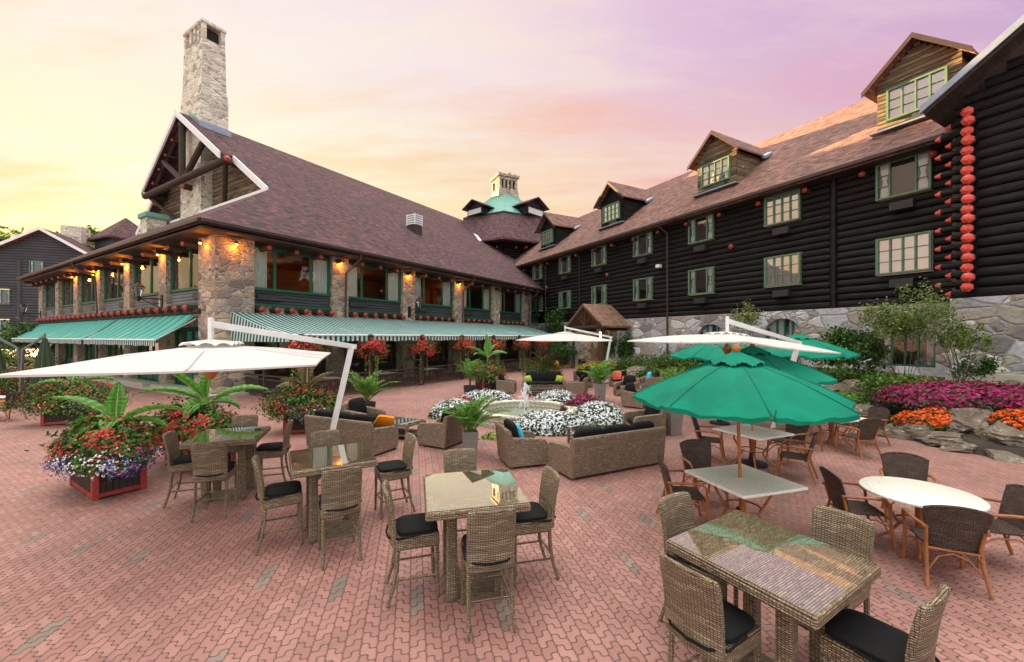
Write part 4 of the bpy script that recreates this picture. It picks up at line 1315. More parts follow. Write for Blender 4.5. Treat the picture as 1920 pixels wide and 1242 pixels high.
# ------------------------------------------------------------------ furniture builders (local +Y is the front)
def rounded_panel(mb, fn, w0, w1, th, nu=8, nv=6, corner=.35):
    """curved slab: fn(u,v) gives the centre surface, thickness th along +-y"""
    fr, bk = [], []
    for j in range(nv + 1):
        v = j / nv
        for i in range(nu + 1):
            p = fn(i / nu * 2 - 1, v)
            fr.append((p[0], p[1] + th / 2, p[2])); bk.append((p[0], p[1] - th / 2, p[2]))
    n = nu + 1
    fs = []
    o = len(fr)
    for j in range(nv):
        for i in range(nu):
            a, b, c, d = j * n + i, j * n + i + 1, (j + 1) * n + i + 1, (j + 1) * n + i
            fs.append((b, a, d, c)); fs.append((a + o, b + o, c + o, d + o))
    for i in range(nu):
        fs.append((i, i + 1, i + 1 + o, i + o)); k = nv * n + i; fs.append((k + 1, k, k + o, k + 1 + o))
    for j in range(nv):
        a, b = j * n, (j + 1) * n; fs.append((b, a, a + o, b + o))
        a, b = j * n + nu, (j + 1) * n + nu; fs.append((a, b, b + o, a + o))
    mb.add(fr + bk, fs)

def pad(w, d, h, r=.03, crown=.02, at=(0, 0, 0), nseg=8):
    """soft cushion lying flat, centred at `at` (bottom)"""
    mb = MB()
    def ring(z, k):
        pts = []
        e = 5.0
        for i in range(28):
            t = 2 * PI * i / 28
            c, s = math.cos(t), math.sin(t)
            x = math.copysign(abs(c) ** (2 / e), c) * (w / 2 - k); y = math.copysign(abs(s) ** (2 / e), s) * (d / 2 - k)
            pts.append((at[0] + x, at[1] + y, at[2] + z))
        return pts
    mb.loft([ring(0, r), ring(h * .25, 0), ring(h * .75, 0), ring(h, r * .8), ring(h + crown * .6, min(w, d) * .2), ring(h + crown, min(w, d) * .38)])
    return mb

def make_bar_stool(label):
    t = thing('bar_stool', label, 'bar stool', group='wicker bar stools round the tall glass tables')
    W = .23
    mb = MB(); mb.loft([[(-W, -.23, .56), (W, -.23, .56), (W, .23, .56), (-W, .23, .56)], [(-W, -.23, .70), (W, -.23, .70), (W, .23, .70), (-W, .23, .70)]])
    mb.build('seat', M['wicker'], t, bevel=.018)
    pad(.45, .43, .05, .02, .012, (0, .01, .705)).build('cushion', M['cushion'], t, smooth=True)
    mb = MB()
    def fn(u, v):
        hw = .225 + .012 * v
        if v > .9: hw *= 1 - .05 * ((v - .9) / .1) ** 2
        top = 1.19 - .012 * u ** 4 * v
        z = .60 + (top - .60) * v
        return (u * hw, -.235 - .035 * (1 - u * u) - .075 * v * v, z)
    rounded_panel(mb, fn, 0, 0, .045, 8, 8)
    mb.build('backrest', M['wicker'], t, bevel=.012, smooth=True)
    mb = MB(); mb.tube([(-.236, .02, .715), (-.24, -.2, .70), (-.15, -.298, .69), (0, -.315, .68), (.15, -.298, .69), (.24, -.2, .70), (.236, .02, .715)], .011, 6)
    mb.build('cushion_tie', M['cushion'], t, smooth=True)
    for sx in (-1, 1):
        mb = MB(); mb.tube([(sx * .205, .205, .60), (sx * .207, .207, .3), (sx * .212, .215, 0)], [.022, .021, .018], 8); mb.build('leg', M['wicker'], t, smooth=True)
        mb = MB(); mb.tube([(sx * .205, -.205, .60), (sx * .207, -.215, .38), (sx * .212, -.25, .18), (sx * .22, -.31, 0)], [.023, .022, .02, .018], 8); mb.build('leg', M['wicker'], t, smooth=True)
    mb = MB()
    mb.tube([(-.207, .207, .27), (.207, .207, .27)], .013, 7); mb.tube([(-.21, -.225, .30), (.21, -.225, .30)], .013, 7)
    mb.tube([(-.208, .207, .25), (-.21, -.232, .25)], .013, 7); mb.tube([(.208, .207, .25), (.21, -.232, .25)], .013, 7)
    mb.build('stretcher', M['wicker'], t, smooth=True)
    return t

def make_bar_table(label, w=1.08, d=1.12):
    t = thing('bar_table', label, 'table', group='tall glass topped wicker tables')
    mb = MB(); mb.box(-w / 2, w / 2, -d / 2, d / 2, .985, 1.075); mb.build('tabletop', M['wicker'], t, bevel=.025, bseg=3)
    mb = MB(); mb.box(-w / 2 + .02, w / 2 - .02, -d / 2 + .02, d / 2 - .02, 1.076, 1.084); mb.build('glass_top', M['wicker_glass'], t)
    for sx in (-1, 1):
        for sy in (-1, 1):
            mb = MB(); x, y = sx * .26, sy * .26
            mb.loft([[(x + a * r, y + b * r, z) for a, b in ((-1, -1), (1, -1), (1, 1), (-1, 1))] for z, r in ((0, .058), (.5, .056), (.985, .056))])
            mb.build('leg', M['wicker'], t, bevel=.016)
    mb = MB(); mb.box(-.31, .31, -.31, .31, .0, .015)
    mb.build('foot_plate', M['wicker'], t)
    return t

def make_chair(label):
    t = thing('dining_chair', label, 'chair', group='dark rattan armchairs round the stone topped tables')
    pad(.50, .47, .035, .02, .01, (0, .0, .42)).build('seat', M['wicker_dark'], t, smooth=True)
    mb = MB()
    def fn(u, v):
        hw = .205 + .065 * v
        top = .93 - .05 * u * u
        z = .40 + (top - .40) * v
        return (u * hw, -.235 + .05 * u * u - .12 * v - .02 * v * v, z)
    rounded_panel(mb, fn, 0, 0, .028, 8, 8)
    mb.build('backrest', M['wicker_dark'], t, bevel=.008, smooth=True)
    mb = MB()
    pts = [fn(-1, v / 5) for v in range(6)] + [fn(u / 4, 1.01) for u in range(-3, 4)] + [fn(1, 1 - v / 5) for v in range(6)]
    mb.tube(pts, .017, 7); mb.build('back_frame', M['wicker_dark'], t, smooth=True)
    for sx in (-1, 1):
        mb = MB()
        mb.tube([(sx * .27, .30, 0), (sx * .265, .265, .22), (sx * .265, .245, .44), (sx * .285, .235, .60), (sx * .30, .17, .665), (sx * .305, .0, .675), (sx * .295, -.17, .67), (sx * .255, -.30, .66)], .0195, 8)
        mb.build('arm', M['bamboo'], t, smooth=True)
        mb = MB(); mb.tube([(sx * .26, -.36, 0), (sx * .235, -.27, .25), (sx * .225, -.225, .45), (sx * .24, -.275, .66)], .0195, 8); mb.build('leg', M['bamboo'], t, smooth=True)
        mb = MB(); mb.tube([(sx * .262, .255, .3), (sx * .24, .1, .37), (sx * .235, -.1, .37), (sx * .232, -.26, .28)], .011, 6)
        mb.tube([(sx * .262, .25, .18), (sx * .15, .22, .33), (sx * .01, .215, .38)], .010, 6); mb.tube([(sx * .238, -.3, .16), (sx * .13, -.25, .32), (0, -.235, .37)], .010, 6)
        mb.build('brace', M['bamboo'], t, smooth=True)
    mb = MB(); mb.tube([(-.26, .25, .40), (.26, .25, .40)], .015, 7); mb.build('seat_rail', M['bamboo'], t, smooth=True)
    mb = MB(); mb.tube([(-.23, -.24, .40), (.23, -.24, .40)], .015, 7); mb.build('seat_rail', M['bamboo'], t, smooth=True)
    return t

def make_dining_table(label, r=None, w=1.12):
    t = thing('dining_table', label, 'table', group='stone topped dining tables')
    mb = MB()
    if r:
        mb.lathe([(.0, .70), (r - .03, .70), (r, .712), (r, .732), (r - .012, .742), (.03, .742), (.03, .735), (0, .735)], 48)
        mb.build('tabletop', M['table_stone'], t, smooth=True)
    else:
        mb.box(-w / 2, w / 2, -w / 2, w / 2, .70, .742); mb.build('tabletop', M['table_stone'], t, bevel=.012, bseg=3)
    mb = MB(); mb.tube([(0, 0, .08), (0, 0, .70)], .045, 10); mb.lathe([(.32, .66), (.32, .70)], 20); mb.build('pedestal', M['bamboo'], t, smooth=True)
    for k in range(4):
        a = PI / 4 + k * PI / 2; c, s = math.cos(a), math.sin(a)
        mb = MB(); mb.tube([(c * .34, s * .34, .68), (c * .36, s * .36, .55), (c * .26, s * .26, .36), (c * .2, s * .2, .26), (c * .3, s * .3, .1), (c * .44, s * .44, .0)], .02, 8)
        mb.build('leg', M['bamboo'], t, smooth=True)
    mb = MB(); mb.tube([(.24 * math.cos(a), .24 * math.sin(a), .33) for a in [k * PI / 8 for k in range(17)]], .013, 6); mb.build('ring_brace', M['bamboo'], t, smooth=True)
    return t

def make_lounge(name, label, cat, n, group):
    """wicker armchair (n=1) or sofa (n=3)"""
    t = thing(name, label, cat, group=group)
    W = .46 + .58 * n; hw = W / 2; D = .43; aw = .15
    mb = MB(); mb.box(-hw + aw, hw - aw, -D + .1, D - .02, .06, .31); mb.build('base', M['wicker_grey'], t, bevel=.012)
    for sx in (-1, 1):
        mb = MB()
        prof = [(-D - .02, .05), (D + .0, .05), (D + .02, .30), (D + .0, .52), (D - .08, .585), (.1, .61), (-.15, .635), (-D - .05, .66)]
        rings = []
        for x, s in ((hw - aw, .0), (hw - aw * .5, .012), (hw, 0)):
            rings.append([(sx * x, y, z + (s if z > .4 else 0)) for y, z in prof])
        if sx < 0: rings.reverse()
        mb.loft(rings); mb.build('arm', M['wicker_grey'], t, bevel=.015)
    mb = MB()
    prof = [(-D - .03, .05), (-D + .12, .05), (-D + .10, .5), (-D + .01, .80), (-D - .03, .835), (-D - .09, .83), (-D - .10, .79)]
    mb.loft([[(x, y, z) for y, z in prof] for x in (-hw + .01, -hw * .5, 0, hw * .5, hw - .01)])
    mb.build('backrest', M['wicker_grey'], t, bevel=.012)
    for sx in (-1, 1):
        for sy in (-1, 1):
            mb = MB(); mb.box(sx * (hw - .07) - .03, sx * (hw - .07) + .03, sy * (D - .05) - .03, sy * (D - .05) + .03, 0, .055); mb.build('foot', M['wicker_grey'], t)
    cw = (W - 2 * aw) / n
    for k in range(n):
        x = -hw + aw + cw * (k + .5)
        pad(cw - .012, .66, .13, .03, .025, (x, .07, .31)).build('seat_cushion', M['cushion'], t, smooth=True)
        b = pad(cw - .015, .52, .13, .035, .045, (0, 0, 0)).build('back_cushion', M['cushion'], t, smooth=True)
        b.location = (x, -.30, .68); b.rotation_euler = (R(-101), 0, 0)
        b.location = (x, -.335, .685); b.rotation_euler = (R(-104), 0, R(180)) if False else (R(-76), 0, 0)
    return t

def make_coffee_table(label, w, d):
    t = thing('coffee_table', label, 'table', group='low wicker tables')
    mb = MB(); mb.box(-w / 2, w / 2, -d / 2, d / 2, .36, .42); mb.build('tabletop', M['wicker_grey'], t, bevel=.012)
    mb = MB(); mb.box(-w / 2 + .015, w / 2 - .015, -d / 2 + .015, d / 2 - .015, .421, .43); mb.build('glass_top', M['glass_grey'], t)
    mb = MB(); mb.box(-w / 2 + .04, w / 2 - .04, -d / 2 + .04, d / 2 - .04, .10, .13); mb.build('shelf', M['wicker_grey'], t)
    for sx in (-1, 1):
        for sy in (-1, 1):
            mb = MB(); x, y = sx * (w / 2 - .04), sy * (d / 2 - .04); mb.box(x - .035, x + .035, y - .035, y + .035, 0, .36); mb.build('leg', M['wicker_grey'], t)
    return t

# ------------------------------------------------------------------ tall tables and bar stools
T = [  # centre, yaw, label
    ((-.45, 4.74), 13, 'tall wicker table whose glass top mirrors the bright sky, nearest the photo middle'),
    ((-2.62, 6.03), 30, 'tall square glass topped wicker table left of the mirror-bright one'),
    ((-5.0, 7.34), 19, 'tall glass topped wicker table beside the banana plant planter'),
    ((2.05, 3.33), 32, 'tall glass topped wicker table at the lower right with pale blue reflections')]
bt = None
for (c, yaw, lab) in T:
    if bt is None:
        bt = make_bar_table(lab); o = bt; o.location = (*c, 0); o.rotation_euler = (0, 0, R(yaw))
    else:
        o = dup(bt, (*c, 0), R(yaw), lab)
# two of the tops are tipped towards the viewer to mirror more sky
def tilt_top(t, deg):
    ax = Matrix.Rotation(-t.rotation_euler.z, 3, 'Z') @ Vector((1, 0, 0))
    m = Matrix.Rotation(R(deg), 3, ax)
    pv_ = Vector((0, 0, 1.03))
    for ch_ in t.children:
        if ch_.name.split('.')[0] in ('tabletop', 'glass_top'):
            ch_.rotation_euler = m.to_euler(); ch_.location = pv_ - m @ pv_
tabs = [o for o in COL.objects if o.name.split('.')[0] == 'bar_table']
tilt_top(tabs[0], 1.1); tilt_top(tabs[3], 1.9)
# stool: back centre on the ground, facing
where = ['sky-mirroring tall table', 'tall table beside the sky-mirroring one', 'tall table by the banana planter', 'lower right tall table']
S = [
    (0, (-1.34, 4.51), (.93, .30), 'on its left side'), (0, (-.19, 3.89), (-.24, .97), 'back to the viewer'), (0, (.46, 5.0), (-.96, -.26), 'on its right side'), (0, (-.74, 5.92), (.24, -.97), 'behind, only its back showing'),
    (1, (-3.38, 5.52), (.86, .5), 'on its left side'), (1, (-2.09, 5.11), (-.5, .87), 'back to the viewer'), (1, (-1.68, 6.82), (-.87, -.5), 'on its right side'), (1, (-3.2, 7.1), (.5, -.87), 'behind, only its back showing'),
    (2, (-5.76, 7.0), (.93, .36), 'on its left side'), (2, (-4.62, 6.33), (-.3, .95), 'back to the viewer'), (2, (-4.28, 7.95), (-.94, -.33), 'on its right side'), (2, (-5.5, 8.55), (.33, -.94), 'behind, only its back showing'),
    (3, (1.66, 4.2), (.53, -.85), 'on the side towards the pole table'), (3, (3.02, 3.8), (-.85, -.53), 'on the side towards the round table'), (3, (1.25, 2.93), (.85, .53), 'near left, back to the viewer'), (3, (2.64, 2.62), (-.53, .85), 'near right, cut by the frame')]
st = None
for (ti, p, f, side) in S:
    lab = 'bar stool at the %s, %s' % (where[ti], side)
    rz = face(*f)
    n = math.hypot(*f)
    loc = (p[0] + f[0] / n * .29, p[1] + f[1] / n * .29, 0)
    if st is None:
        st = make_bar_stool(lab); st.location = loc; st.rotation_euler = (0, 0, rz)
    else:
        dup(st, loc, rz, lab)

# ------------------------------------------------------------------ stone topped tables and rattan chairs
DT = [((3.36, 6.05), 17, 'square speckled stone table with the nearest green parasol through it'),
      ((5.27, 9.1), 24, 'square stone table with the second green parasol through it'),
      ((8.3, 10.75), 20, 'long white topped table beside the rockery boulders')]
dt = None
for (c, yaw, lab) in DT:
    if dt is None: dt = make_dining_table(lab); dt.location = (*c, 0); dt.rotation_euler = (0, 0, R(yaw))
    else: dup(dt, (*c, 0), R(yaw), lab)
rt = make_dining_table('round white stone table without a parasol near the right edge', .62); rt.location = (5.42, 5.52, 0)
CH = [  # seat centre, target, label
    ((2.62, 6.3), (3.3, 6.2), 'rattan armchair left of the nearest parasol table, facing it'),
    ((3.3, 7.15), (3.3, 6.2), 'rattan armchair behind the nearest parasol table, back of it hidden'),
    ((4.78, 5.75), (5.6, 5.55), 'rattan armchair left of the round table'),
    ((6.05, 6.35), (5.4, 5.5), 'rattan armchair behind the round table facing the viewer'),
    ((6.02, 5.2), (5.2, 5.45), 'rattan armchair right of the round table near the frame edge'),
    ((5.05, 4.86), (5.42, 5.6), 'rattan armchair in front of the round table with its back to the viewer'),
    ((5.62, 8.25), (5.0, 8.75), 'rattan armchair right of the second parasol table'),
    ((4.55, 9.55), (5.2, 9.2), 'rattan armchair left of the second parasol table, behind the pole'),
    ((6.2, 9.35), (5.3, 9.1), 'rattan armchair behind the second parasol table'),
    ((8.2, 9.85), (8.1, 10.7), 'rattan armchair in front of the long white table, arms to the left'),
    ((9.35, 10.9), (8.3, 10.8), 'rattan armchair at the rockery end of the long white table'),
    ((7.25, 10.35), (8.2, 10.6), 'rattan armchair left of the long white table'),
    ((8.6, 11.75), (8.4, 10.8), 'rattan armchair behind the long white table'),
    ((-16.9, 13.9), (-18, 13.95), 'lone rattan armchair at the left edge of the photo')]
chp = None
for (p, q, lab) in CH:
    rz = face(q[0] - p[0], q[1] - p[1])
    if chp is None: chp = make_chair(lab); chp.location = (*p, 0); chp.rotation_euler = (0, 0, rz)
    else: dup(chp, (*p, 0), rz, lab)
# the long table at the left edge and the bistro sets in the shade of the terrace
dup(rt, (-17.9, 13.95, 0), 0, 'table cut by the left edge of the photo')
for i, t in enumerate((3.4, 7.0, 10.6, 14.2, 17.8)):
    x, y = bx(t, -3.6)
    g = 'bistro sets in the shade of the striped awning'
    dup(dt, (x, y, 0), BA, 'bistro table behind the terrace rail under the striped awning', g)
    for sg in (-1, 1):
        x2, y2 = bx(t + sg * .85, -3.6)
        dup(chp, (x2, y2, 0), face(x - x2, y - y2), 'bistro chair behind the terrace rail under the striped awning', g)

# ------------------------------------------------------------------ lounge furniture
sf = make_lounge('sofa', 'long wicker sofa with its back to the viewer right of the middle', 'sofa', 3, 'wicker lounge sofas')
sfw = 2.2
def put(o, p, f): o.location = (*p, 0); o.rotation_euler = (0, 0, face(*f))
put(sf, (2.05, 9.0), (-.45, .9))
sf2 = dup(sf, (-4.02, 10.45, 0), face(.42, .9), 'wicker sofa behind the tall tables on the left, black cushions')
dup(sf, (1.68, 21.9, 0), face(.02, -1), 'wicker sofa facing the viewer across the fountain with two lime pillows')
sf.scale = (1.12, 1, 1)
AC = [((.24, 9.28), (.95, .31), 'wicker armchair with a turquoise pillow in front of the white flower bed'),
      ((-1.85, 10.85), (-.88, .47), 'wicker armchair with black cushions left of the grey potted palm'),
      ((-4.4, 12.4), (.93, -.36), 'wicker armchair on the left facing right across the dark low table'),
      ((-.25, 20.9), (.95, -.15), 'wicker armchair at the left end of the far sofa'),
      ((3.15, 20.2), (-.9, .35), 'wicker armchair at the right end of the far sofa, back turned'),
      ((4.0, 23.3), (.1, -1), 'wicker armchair facing the viewer behind the tall potted palm'),
      ((6.1, 23.6), (-.6, -.8), 'wicker armchair with a coral pillow'),
      ((5.45, 19.8), (-.75, -.65), 'wicker armchair turned left just in front of the coral pillow one'),
      ((5.0, 16.6), (.75, -.66), 'wicker armchair seen from its left arm beside the nearest parasol rim'),
      ((7.6, 22.6), (-.9, .1), 'wicker armchair with a turquoise pillow near the pale boulders'),
      ((8.0, 19.5), (-.9, -.2), 'dark cushioned armchair half hidden by the green parasols'),
      ((3.75, 11.9), (-.93, -.1), 'wicker armchair facing left behind the long sofa'),
      ((4.9, 25.6), (.2, -1), 'wicker armchair behind the row of facing armchairs')]
ac = None
for (p, f, lab) in AC:
    if ac is None: ac = make_lounge('armchair', lab, 'armchair', 1, 'wicker lounge armchairs'); ac.scale = (.86, .98, 1); put(ac, p, f)
    else: dup(ac, (*p, 0), face(*f), lab)
ct = make_coffee_table('low dark topped wicker table behind the orange pillow', 1.25, .85); put(ct, (-3.2, 11.75), (.4, .9))
dup(ct, (1.34, 19.9, 0), 0, 'low wicker table in front of the far sofa')
dup(ct, (2.0, 10.75, 0), face(-.2, .97), 'low wicker table between the white flowers and the long sofa').scale = (.75, .9, 1)
dup(ct, (6.75, 21.1, 0), 0.3, 'low wicker table between the armchairs by the boulders').scale = (.6, .8, 1)
def pillow(name, label, m, loc, f, tilt=18, s=.44, roll=0):
    mb = pad(s, s, .10, .06, .06, (0, 0, -.08)); o = mb.build(name, M[m], None, smooth=True)
    o.location = loc; o.rotation_euler = Matrix.Rotation(face(*f), 3, 'Z').to_4x4().to_euler()
    o.rotation_euler = (Matrix.Rotation(face(*f), 3, 'Z') @ Matrix.Rotation(R(-90 + tilt), 3, 'X') @ Matrix.Rotation(R(roll), 3, 'Z')).to_euler()
    return tag(o, label, 'pillow', 'coloured scatter pillows')
pillow('pillow', 'orange pillow lying at the right end of the left sofa', 'orange', (-3.2, 10.4, .70), (-.3, .95), 42, .44, 20)
pillow('pillow', 'turquoise pillow in the armchair in front of the white flowers', 'turquoise', (.14, 9.32, .66), (.95, .31), 22, .46)
pillow('pillow', 'lime pillow at the left end of the far sofa', 'lime', (.85, 21.85, .58), (.25, -1), 22, .38, 8)
pillow('pillow', 'lime pillow at the right end of the far sofa', 'lime', (2.5, 21.85, .58), (-.25, -1), 22, .38, -10)
pillow('pillow', 'coral patterned pillow on the armchair right of the potted palm', 'coral', (5.9, 23.35, .64), (-.5, -.85), 18, .5)
pillow('pillow', 'turquoise pillow in the armchair by the pale boulders', 'turquoise', (7.4, 22.55, .66), (-.9, .1), 18, .5)

# ------------------------------------------------------------------ parasols
def market_umbrella(label, x, y, zrim=1.93, zap=2.5, r=1.47, rot=-105, lean=(0, 0), pole=True):
    t = thing('green_parasol', label, 'parasol', (x, y, 0), 0, 'green market parasols')
    n = 8
    A = [R(rot + 45 * k) for k in range(n)]
    c = Vector((lean[0], lean[1], zap))
    def pt(k, f, drop=0):
        a = A[k % n]
        p = c.lerp(Vector((r * math.cos(a) + lean[0] * .8, r * math.sin(a) + lean[1] * .8, zrim)), f)
        p.z += .10 * math.sin(PI * f) * .6 - drop
        return p
    mb = MB()
    NU, NV = 16, 12
    for k in range(n):
        def fn(u, v):
            v2 = .07 + .93 * v
            a, b = pt(k, v2), pt(k + 1, v2)
            p = a.lerp(b, u)
            s = math.sin(PI * u)
            p.z -= .075 * s * v2 * v2 - .016 * (math.sin(u * 13 + k * 2 + v * 5) + .7 * math.sin(u * 23 - v * 9 + k)) * s * v2
            inw = .06 * s * v2 * v2
            p.x += (c.x - p.x) * inw; p.y += (c.y - p.y) * inw
            return p
        mb.grid(fn, NU, NV)
        def hem(u, v):
            p = Vector(fn(u, 1)); p.z -= .05 * v + .012 * math.sin(u * 9 + k) * v; return p
        mb.grid(hem, NU, 1)
    for k in range(n):
        mb.tube([pt(k, f, -.004) for f in (.1, .3, .5, .7, .85, 1.0)], .009, 5)
    cn = mb.build('canopy', M['cloth_green'], t, smooth='all')
    mb = MB()
    for k in range(n):
        def fv(u, v):
            rr = .05 + .30 * v
            a = A[k] + (A[(k + 1) % n] - A[k] if k < n - 1 else R(45)) * u
            z = zap + .10 - .14 * v + .025 * math.cos(u * 2 * PI) * v + .012 * math.sin(u * 14 * PI) * v
            return (c.x + rr * math.cos(a), c.y + rr * math.sin(a), z - .02 * v)
        mb.grid(fv, 12, 5)
    mb.build('vent_cap', M['cloth_green'], cn, smooth='all')
    for k in range(n):
        mb = MB(); mb.tube([pt(k, .04, .03), pt(k, .5, .02), pt(k, 1.0, .015)], .012, 6)
        s = Vector((lean[0] * .6, lean[1] * .6, 1.75 + (zrim - 1.93))); mb.tube([s, pt(k, .55, .03)], .01, 6)
        mb.build('rib', M['teak'], t, smooth=True)
    mb = MB(); mb.tube([(-lean[0] * .3, -lean[1] * .3, 0.0), (0, 0, .75), (c.x, c.y, zap + .04)], .023, 10); mb.build('pole', M['teak'], t, smooth=True)
    mb = MB(); mb.lathe([(.02, 0), (.04, .02), (.025, .04), (.045, .055), (.06, .09), (.06, .12), (.04, .155), (0, .165)], 14, (c.x, c.y, zap + .05)); mb.build('finial', M['teak'], t, smooth=True)
    mb = MB(); mb.lathe([(.30, 0), (.30, .05), (.08, .09), (.05, .3), (.0, .3)], 20); mb.build('base', M['black_metal'], t, smooth=True)
    mb = MB(); p = pt(0, .97); mb.tube([p + Vector((.05, -.02, .05)), p + Vector((.03, -.03, -.02)), p + Vector((.06, -.03, -.16))], .01, 5); mb.build('tie_strap', M['cloth_green'], cn)
    return t
market_umbrella('nearest green parasol standing through the speckled square table', 3.34, 6.08, 1.9, 2.48, 1.47, -105, (-.05, 0))
market_umbrella('green parasol just behind the nearest one, over the second square table', 5.27, 9.1, 1.98, 2.5, 1.5, -95)
market_umbrella('farther green parasol whose rim shows at the right behind the nearer two', 8.95, 13.0, 2.28, 2.8, 1.5, -80)
market_umbrella('farther green parasol half hidden behind the cream canopy', 6.7, 13.4, 2.2, 2.7, 1.55, -100)

def cantilever(label, corners, ztop, mast_top, mast_base, hubdrop=.45, centre=None, crown=.05):
    """corners: four rim points in order, world coordinates"""
    cs = [Vector(p) for p in corners]
    ctr = Vector(centre) if centre else sum(cs, Vector()) / 4
    t = thing('cantilever_parasol', label, 'parasol', (mast_base[0], mast_base[1], 0), 0, 'cream cantilever parasols')
    L = lambda p: Vector(p) - Vector((mast_base[0], mast_base[1], 0))
    top = Vector((ctr.x, ctr.y, ztop))
    mb = MB()
    for k in range(4):
        a, b = cs[k], cs[(k + 1) % 4]
        def fn(u, v):
            v2 = .04 + .96 * v
            p = top.lerp(a.lerp(b, u), v2)
            s = math.sin(PI * u)
            p.z += crown * math.sin(PI * v2) - .03 * s * v2
            k2 = .035 * s * v2 * v2
            p.x += (ctr.x - p.x) * k2; p.y += (ctr.y - p.y) * k2
            return L(p)
        mb.grid(fn, 10, 8)
        def hem(u, v):
            p = Vector(fn(u, 1)); p.z -= .025 * v; return p
        mb.grid(hem, 10, 1)
    cn = mb.build('canopy', M['cloth_white'], t, smooth='all')
    mb = MB()
    for k in range(4):
        a, b = cs[k], cs[(k + 1) % 4]
        def fv(u, v):
            p = top.lerp(a.lerp(b, u), .02 + .2 * v)
            p.z += .065 - .04 * v + .05 * v * abs(math.sin(3 * PI * u))
            return L(p)
        mb.grid(fv, 12, 3)
    mb.build('vent_cap', M['cloth_white'], cn, smooth='all')
    for k in range(4):
        for q in (cs[k], cs[k].lerp(cs[(k + 1) % 4], .5)):
            mb = MB(); d = Vector((0, 0, .03)); m_ = top.lerp(q, .5) + Vector((0, 0, .035))
            mb.tube([L(top - d), L(m_ - d), L(top.lerp(q, .97) - d * .7)], .013, 6)
            mb.tube([L(top - Vector((0, 0, hubdrop))), L(m_ - d)], .011, 6)
            mb.build('rib', M['white_paint'], t, smooth=True)
    mb = MB(); h = L(top)
    mb.lathe([(.03, .3), (.03, -.1), (.03, -hubdrop + .12), (.06, -hubdrop + .1), (.11, -hubdrop + .02), (.09, -hubdrop - .02), (.05, -hubdrop - .1), (0, -hubdrop - .12)], 12, tuple(h)); mb.build('hub', M['teak'], t, smooth=True)
    mt = L(mast_top); mbp = Vector((0, 0, 0))
    mb = MB(); mb.bar(h + Vector((0, 0, .30)), mt + (mt - h - Vector((0, 0, .3))).normalized() * .1, .07, .10); mb.bar(h + Vector((0, 0, -.05)), h + Vector((0, 0, .40)), .06); mb.build('arm', M['white_paint'], t, bevel=.008)
    mb = MB(); mb.bar(mbp + Vector((0, 0, .05)), mt, .085, .11); mb.build('mast', M['white_paint'], t, bevel=.008)
    mb = MB(); mb.box(-.5, .5, -.07, .07, 0, .06); mb.box(-.07, .07, -.5, -.07, 0, .06); mb.box(-.07, .07, .07, .5, 0, .06); mb.build('base', M['grey_metal'], t)
    return t
cantilever('large cream cantilever parasol tilted over the left foreground', [(-5.02, 4.0, 2.43), (-2.78, 5.9, 2.41), (-3.93, 9.0, 2.46), (-6.3, 7.3, 2.48)], 2.70, (-3.36, 8.7, 2.6), (-3.85, 8.45), .45, (-4.72, 6.5, 2.45), .0)
cantilever('cream cantilever parasol in front of the entrance porch', [(.22, 24, 2.62), (3.2, 21.5, 2.6), (5.9, 24.2, 2.58), (3.0, 26.8, 2.62)], 3.05, (5.95, 25.0, 2.78), (5.45, 24.9), .4)
cantilever('cream cantilever parasol behind the nearest green parasol', [(2.75, 9.9, 2.71), (4.2, 7.45, 2.72), (6.83, 8.62, 2.47), (5.6, 11.4, 2.7)], 2.86, (7.6, 11.0, 2.64), (7.35, 10.95 + .8), .35)

def closed_umbrella(label, x, y, rz):
    t = thing('folded_parasol', label, 'parasol', (x, y, 0), rz, 'folded olive parasols')
    rings = []
    for z, r in ((.25, .36), (.5, .40), (1.0, .34), (1.8, .22), (2.4, .12), (2.75, .05)):
        rings.append([(r * (1 + .28 * (1 if k % 2 else -1)) * math.cos(2 * PI * k / 16), r * (1 + .28 * (1 if k % 2 else -1)) * math.sin(2 * PI * k / 16), z + (.12 * (k % 3 - 1) if z < .4 else 0)) for k in range(16)])
    mb = MB(); mb.loft(rings); mb.build('folded_canopy', M['cloth_olive'], t)
    mb = MB(); mb.bar((-1.05, .2, .06), (-.85, .1, 2.3), .08, .1); mb.build('mast', M['grey_metal'], t)
    mb = MB(); mb.bar((-.87, .1, 2.25), (0, 0, 2.85), .06, .08); mb.build('arm', M['grey_metal'], t)
    mb = MB(); mb.tube([(0, 0, .1), (0, 0, 2.95)], .03, 8); mb.build('pole', M['grey_metal'], t)
    mb = MB(); mb.box(-1.6, 1.0, -.45, .45, 0, .16); mb.build('base', M['teak'], t, bevel=.02)
    return t
closed_umbrella('folded olive parasol on a wooden base left of the teal awning', -19.7, 17.5, R(10))
closed_umbrella('folded olive parasol cut by the left edge of the photo', -23.2, 18.6, R(200))

# ------------------------------------------------------------------ terrace rail
TF = thing('terrace_rail', 'dark timber rail round the terrace under the striped awning', 'fence', (-14.0, 19.8, 0), BA)
mb = MB()
runs = [((.9, -.6), (.9, -5.1)), ((.9, -5.1), (29, -5.1))]
for (a, b) in runs:
    for z, w_ in ((1.0, .1), (.82, .05), (.12, .06)):
        mb.bar((*a, z), (*b, z), w_, .07)
mb.build('rail', M['dark_wood'], TF)
mb = MB()
for (a, b) in runs:
    L_ = math.hypot(b[0] - a[0], b[1] - a[1]); n = int(L_ / .14)
    for i in range(n):
        f = (i + .5) / n; x, y = a[0] + (b[0] - a[0]) * f, a[1] + (b[1] - a[1]) * f
        mb.box(x - .018, x + .018, y - .018, y + .018, .15, .8)
mb.build('baluster', M['dark_wood'], TF)['kind'] = 'stuff'
HB = [1.0, 4.7, 8.4, 12.1, 15.8, 19.5, 23.2, 26.8]
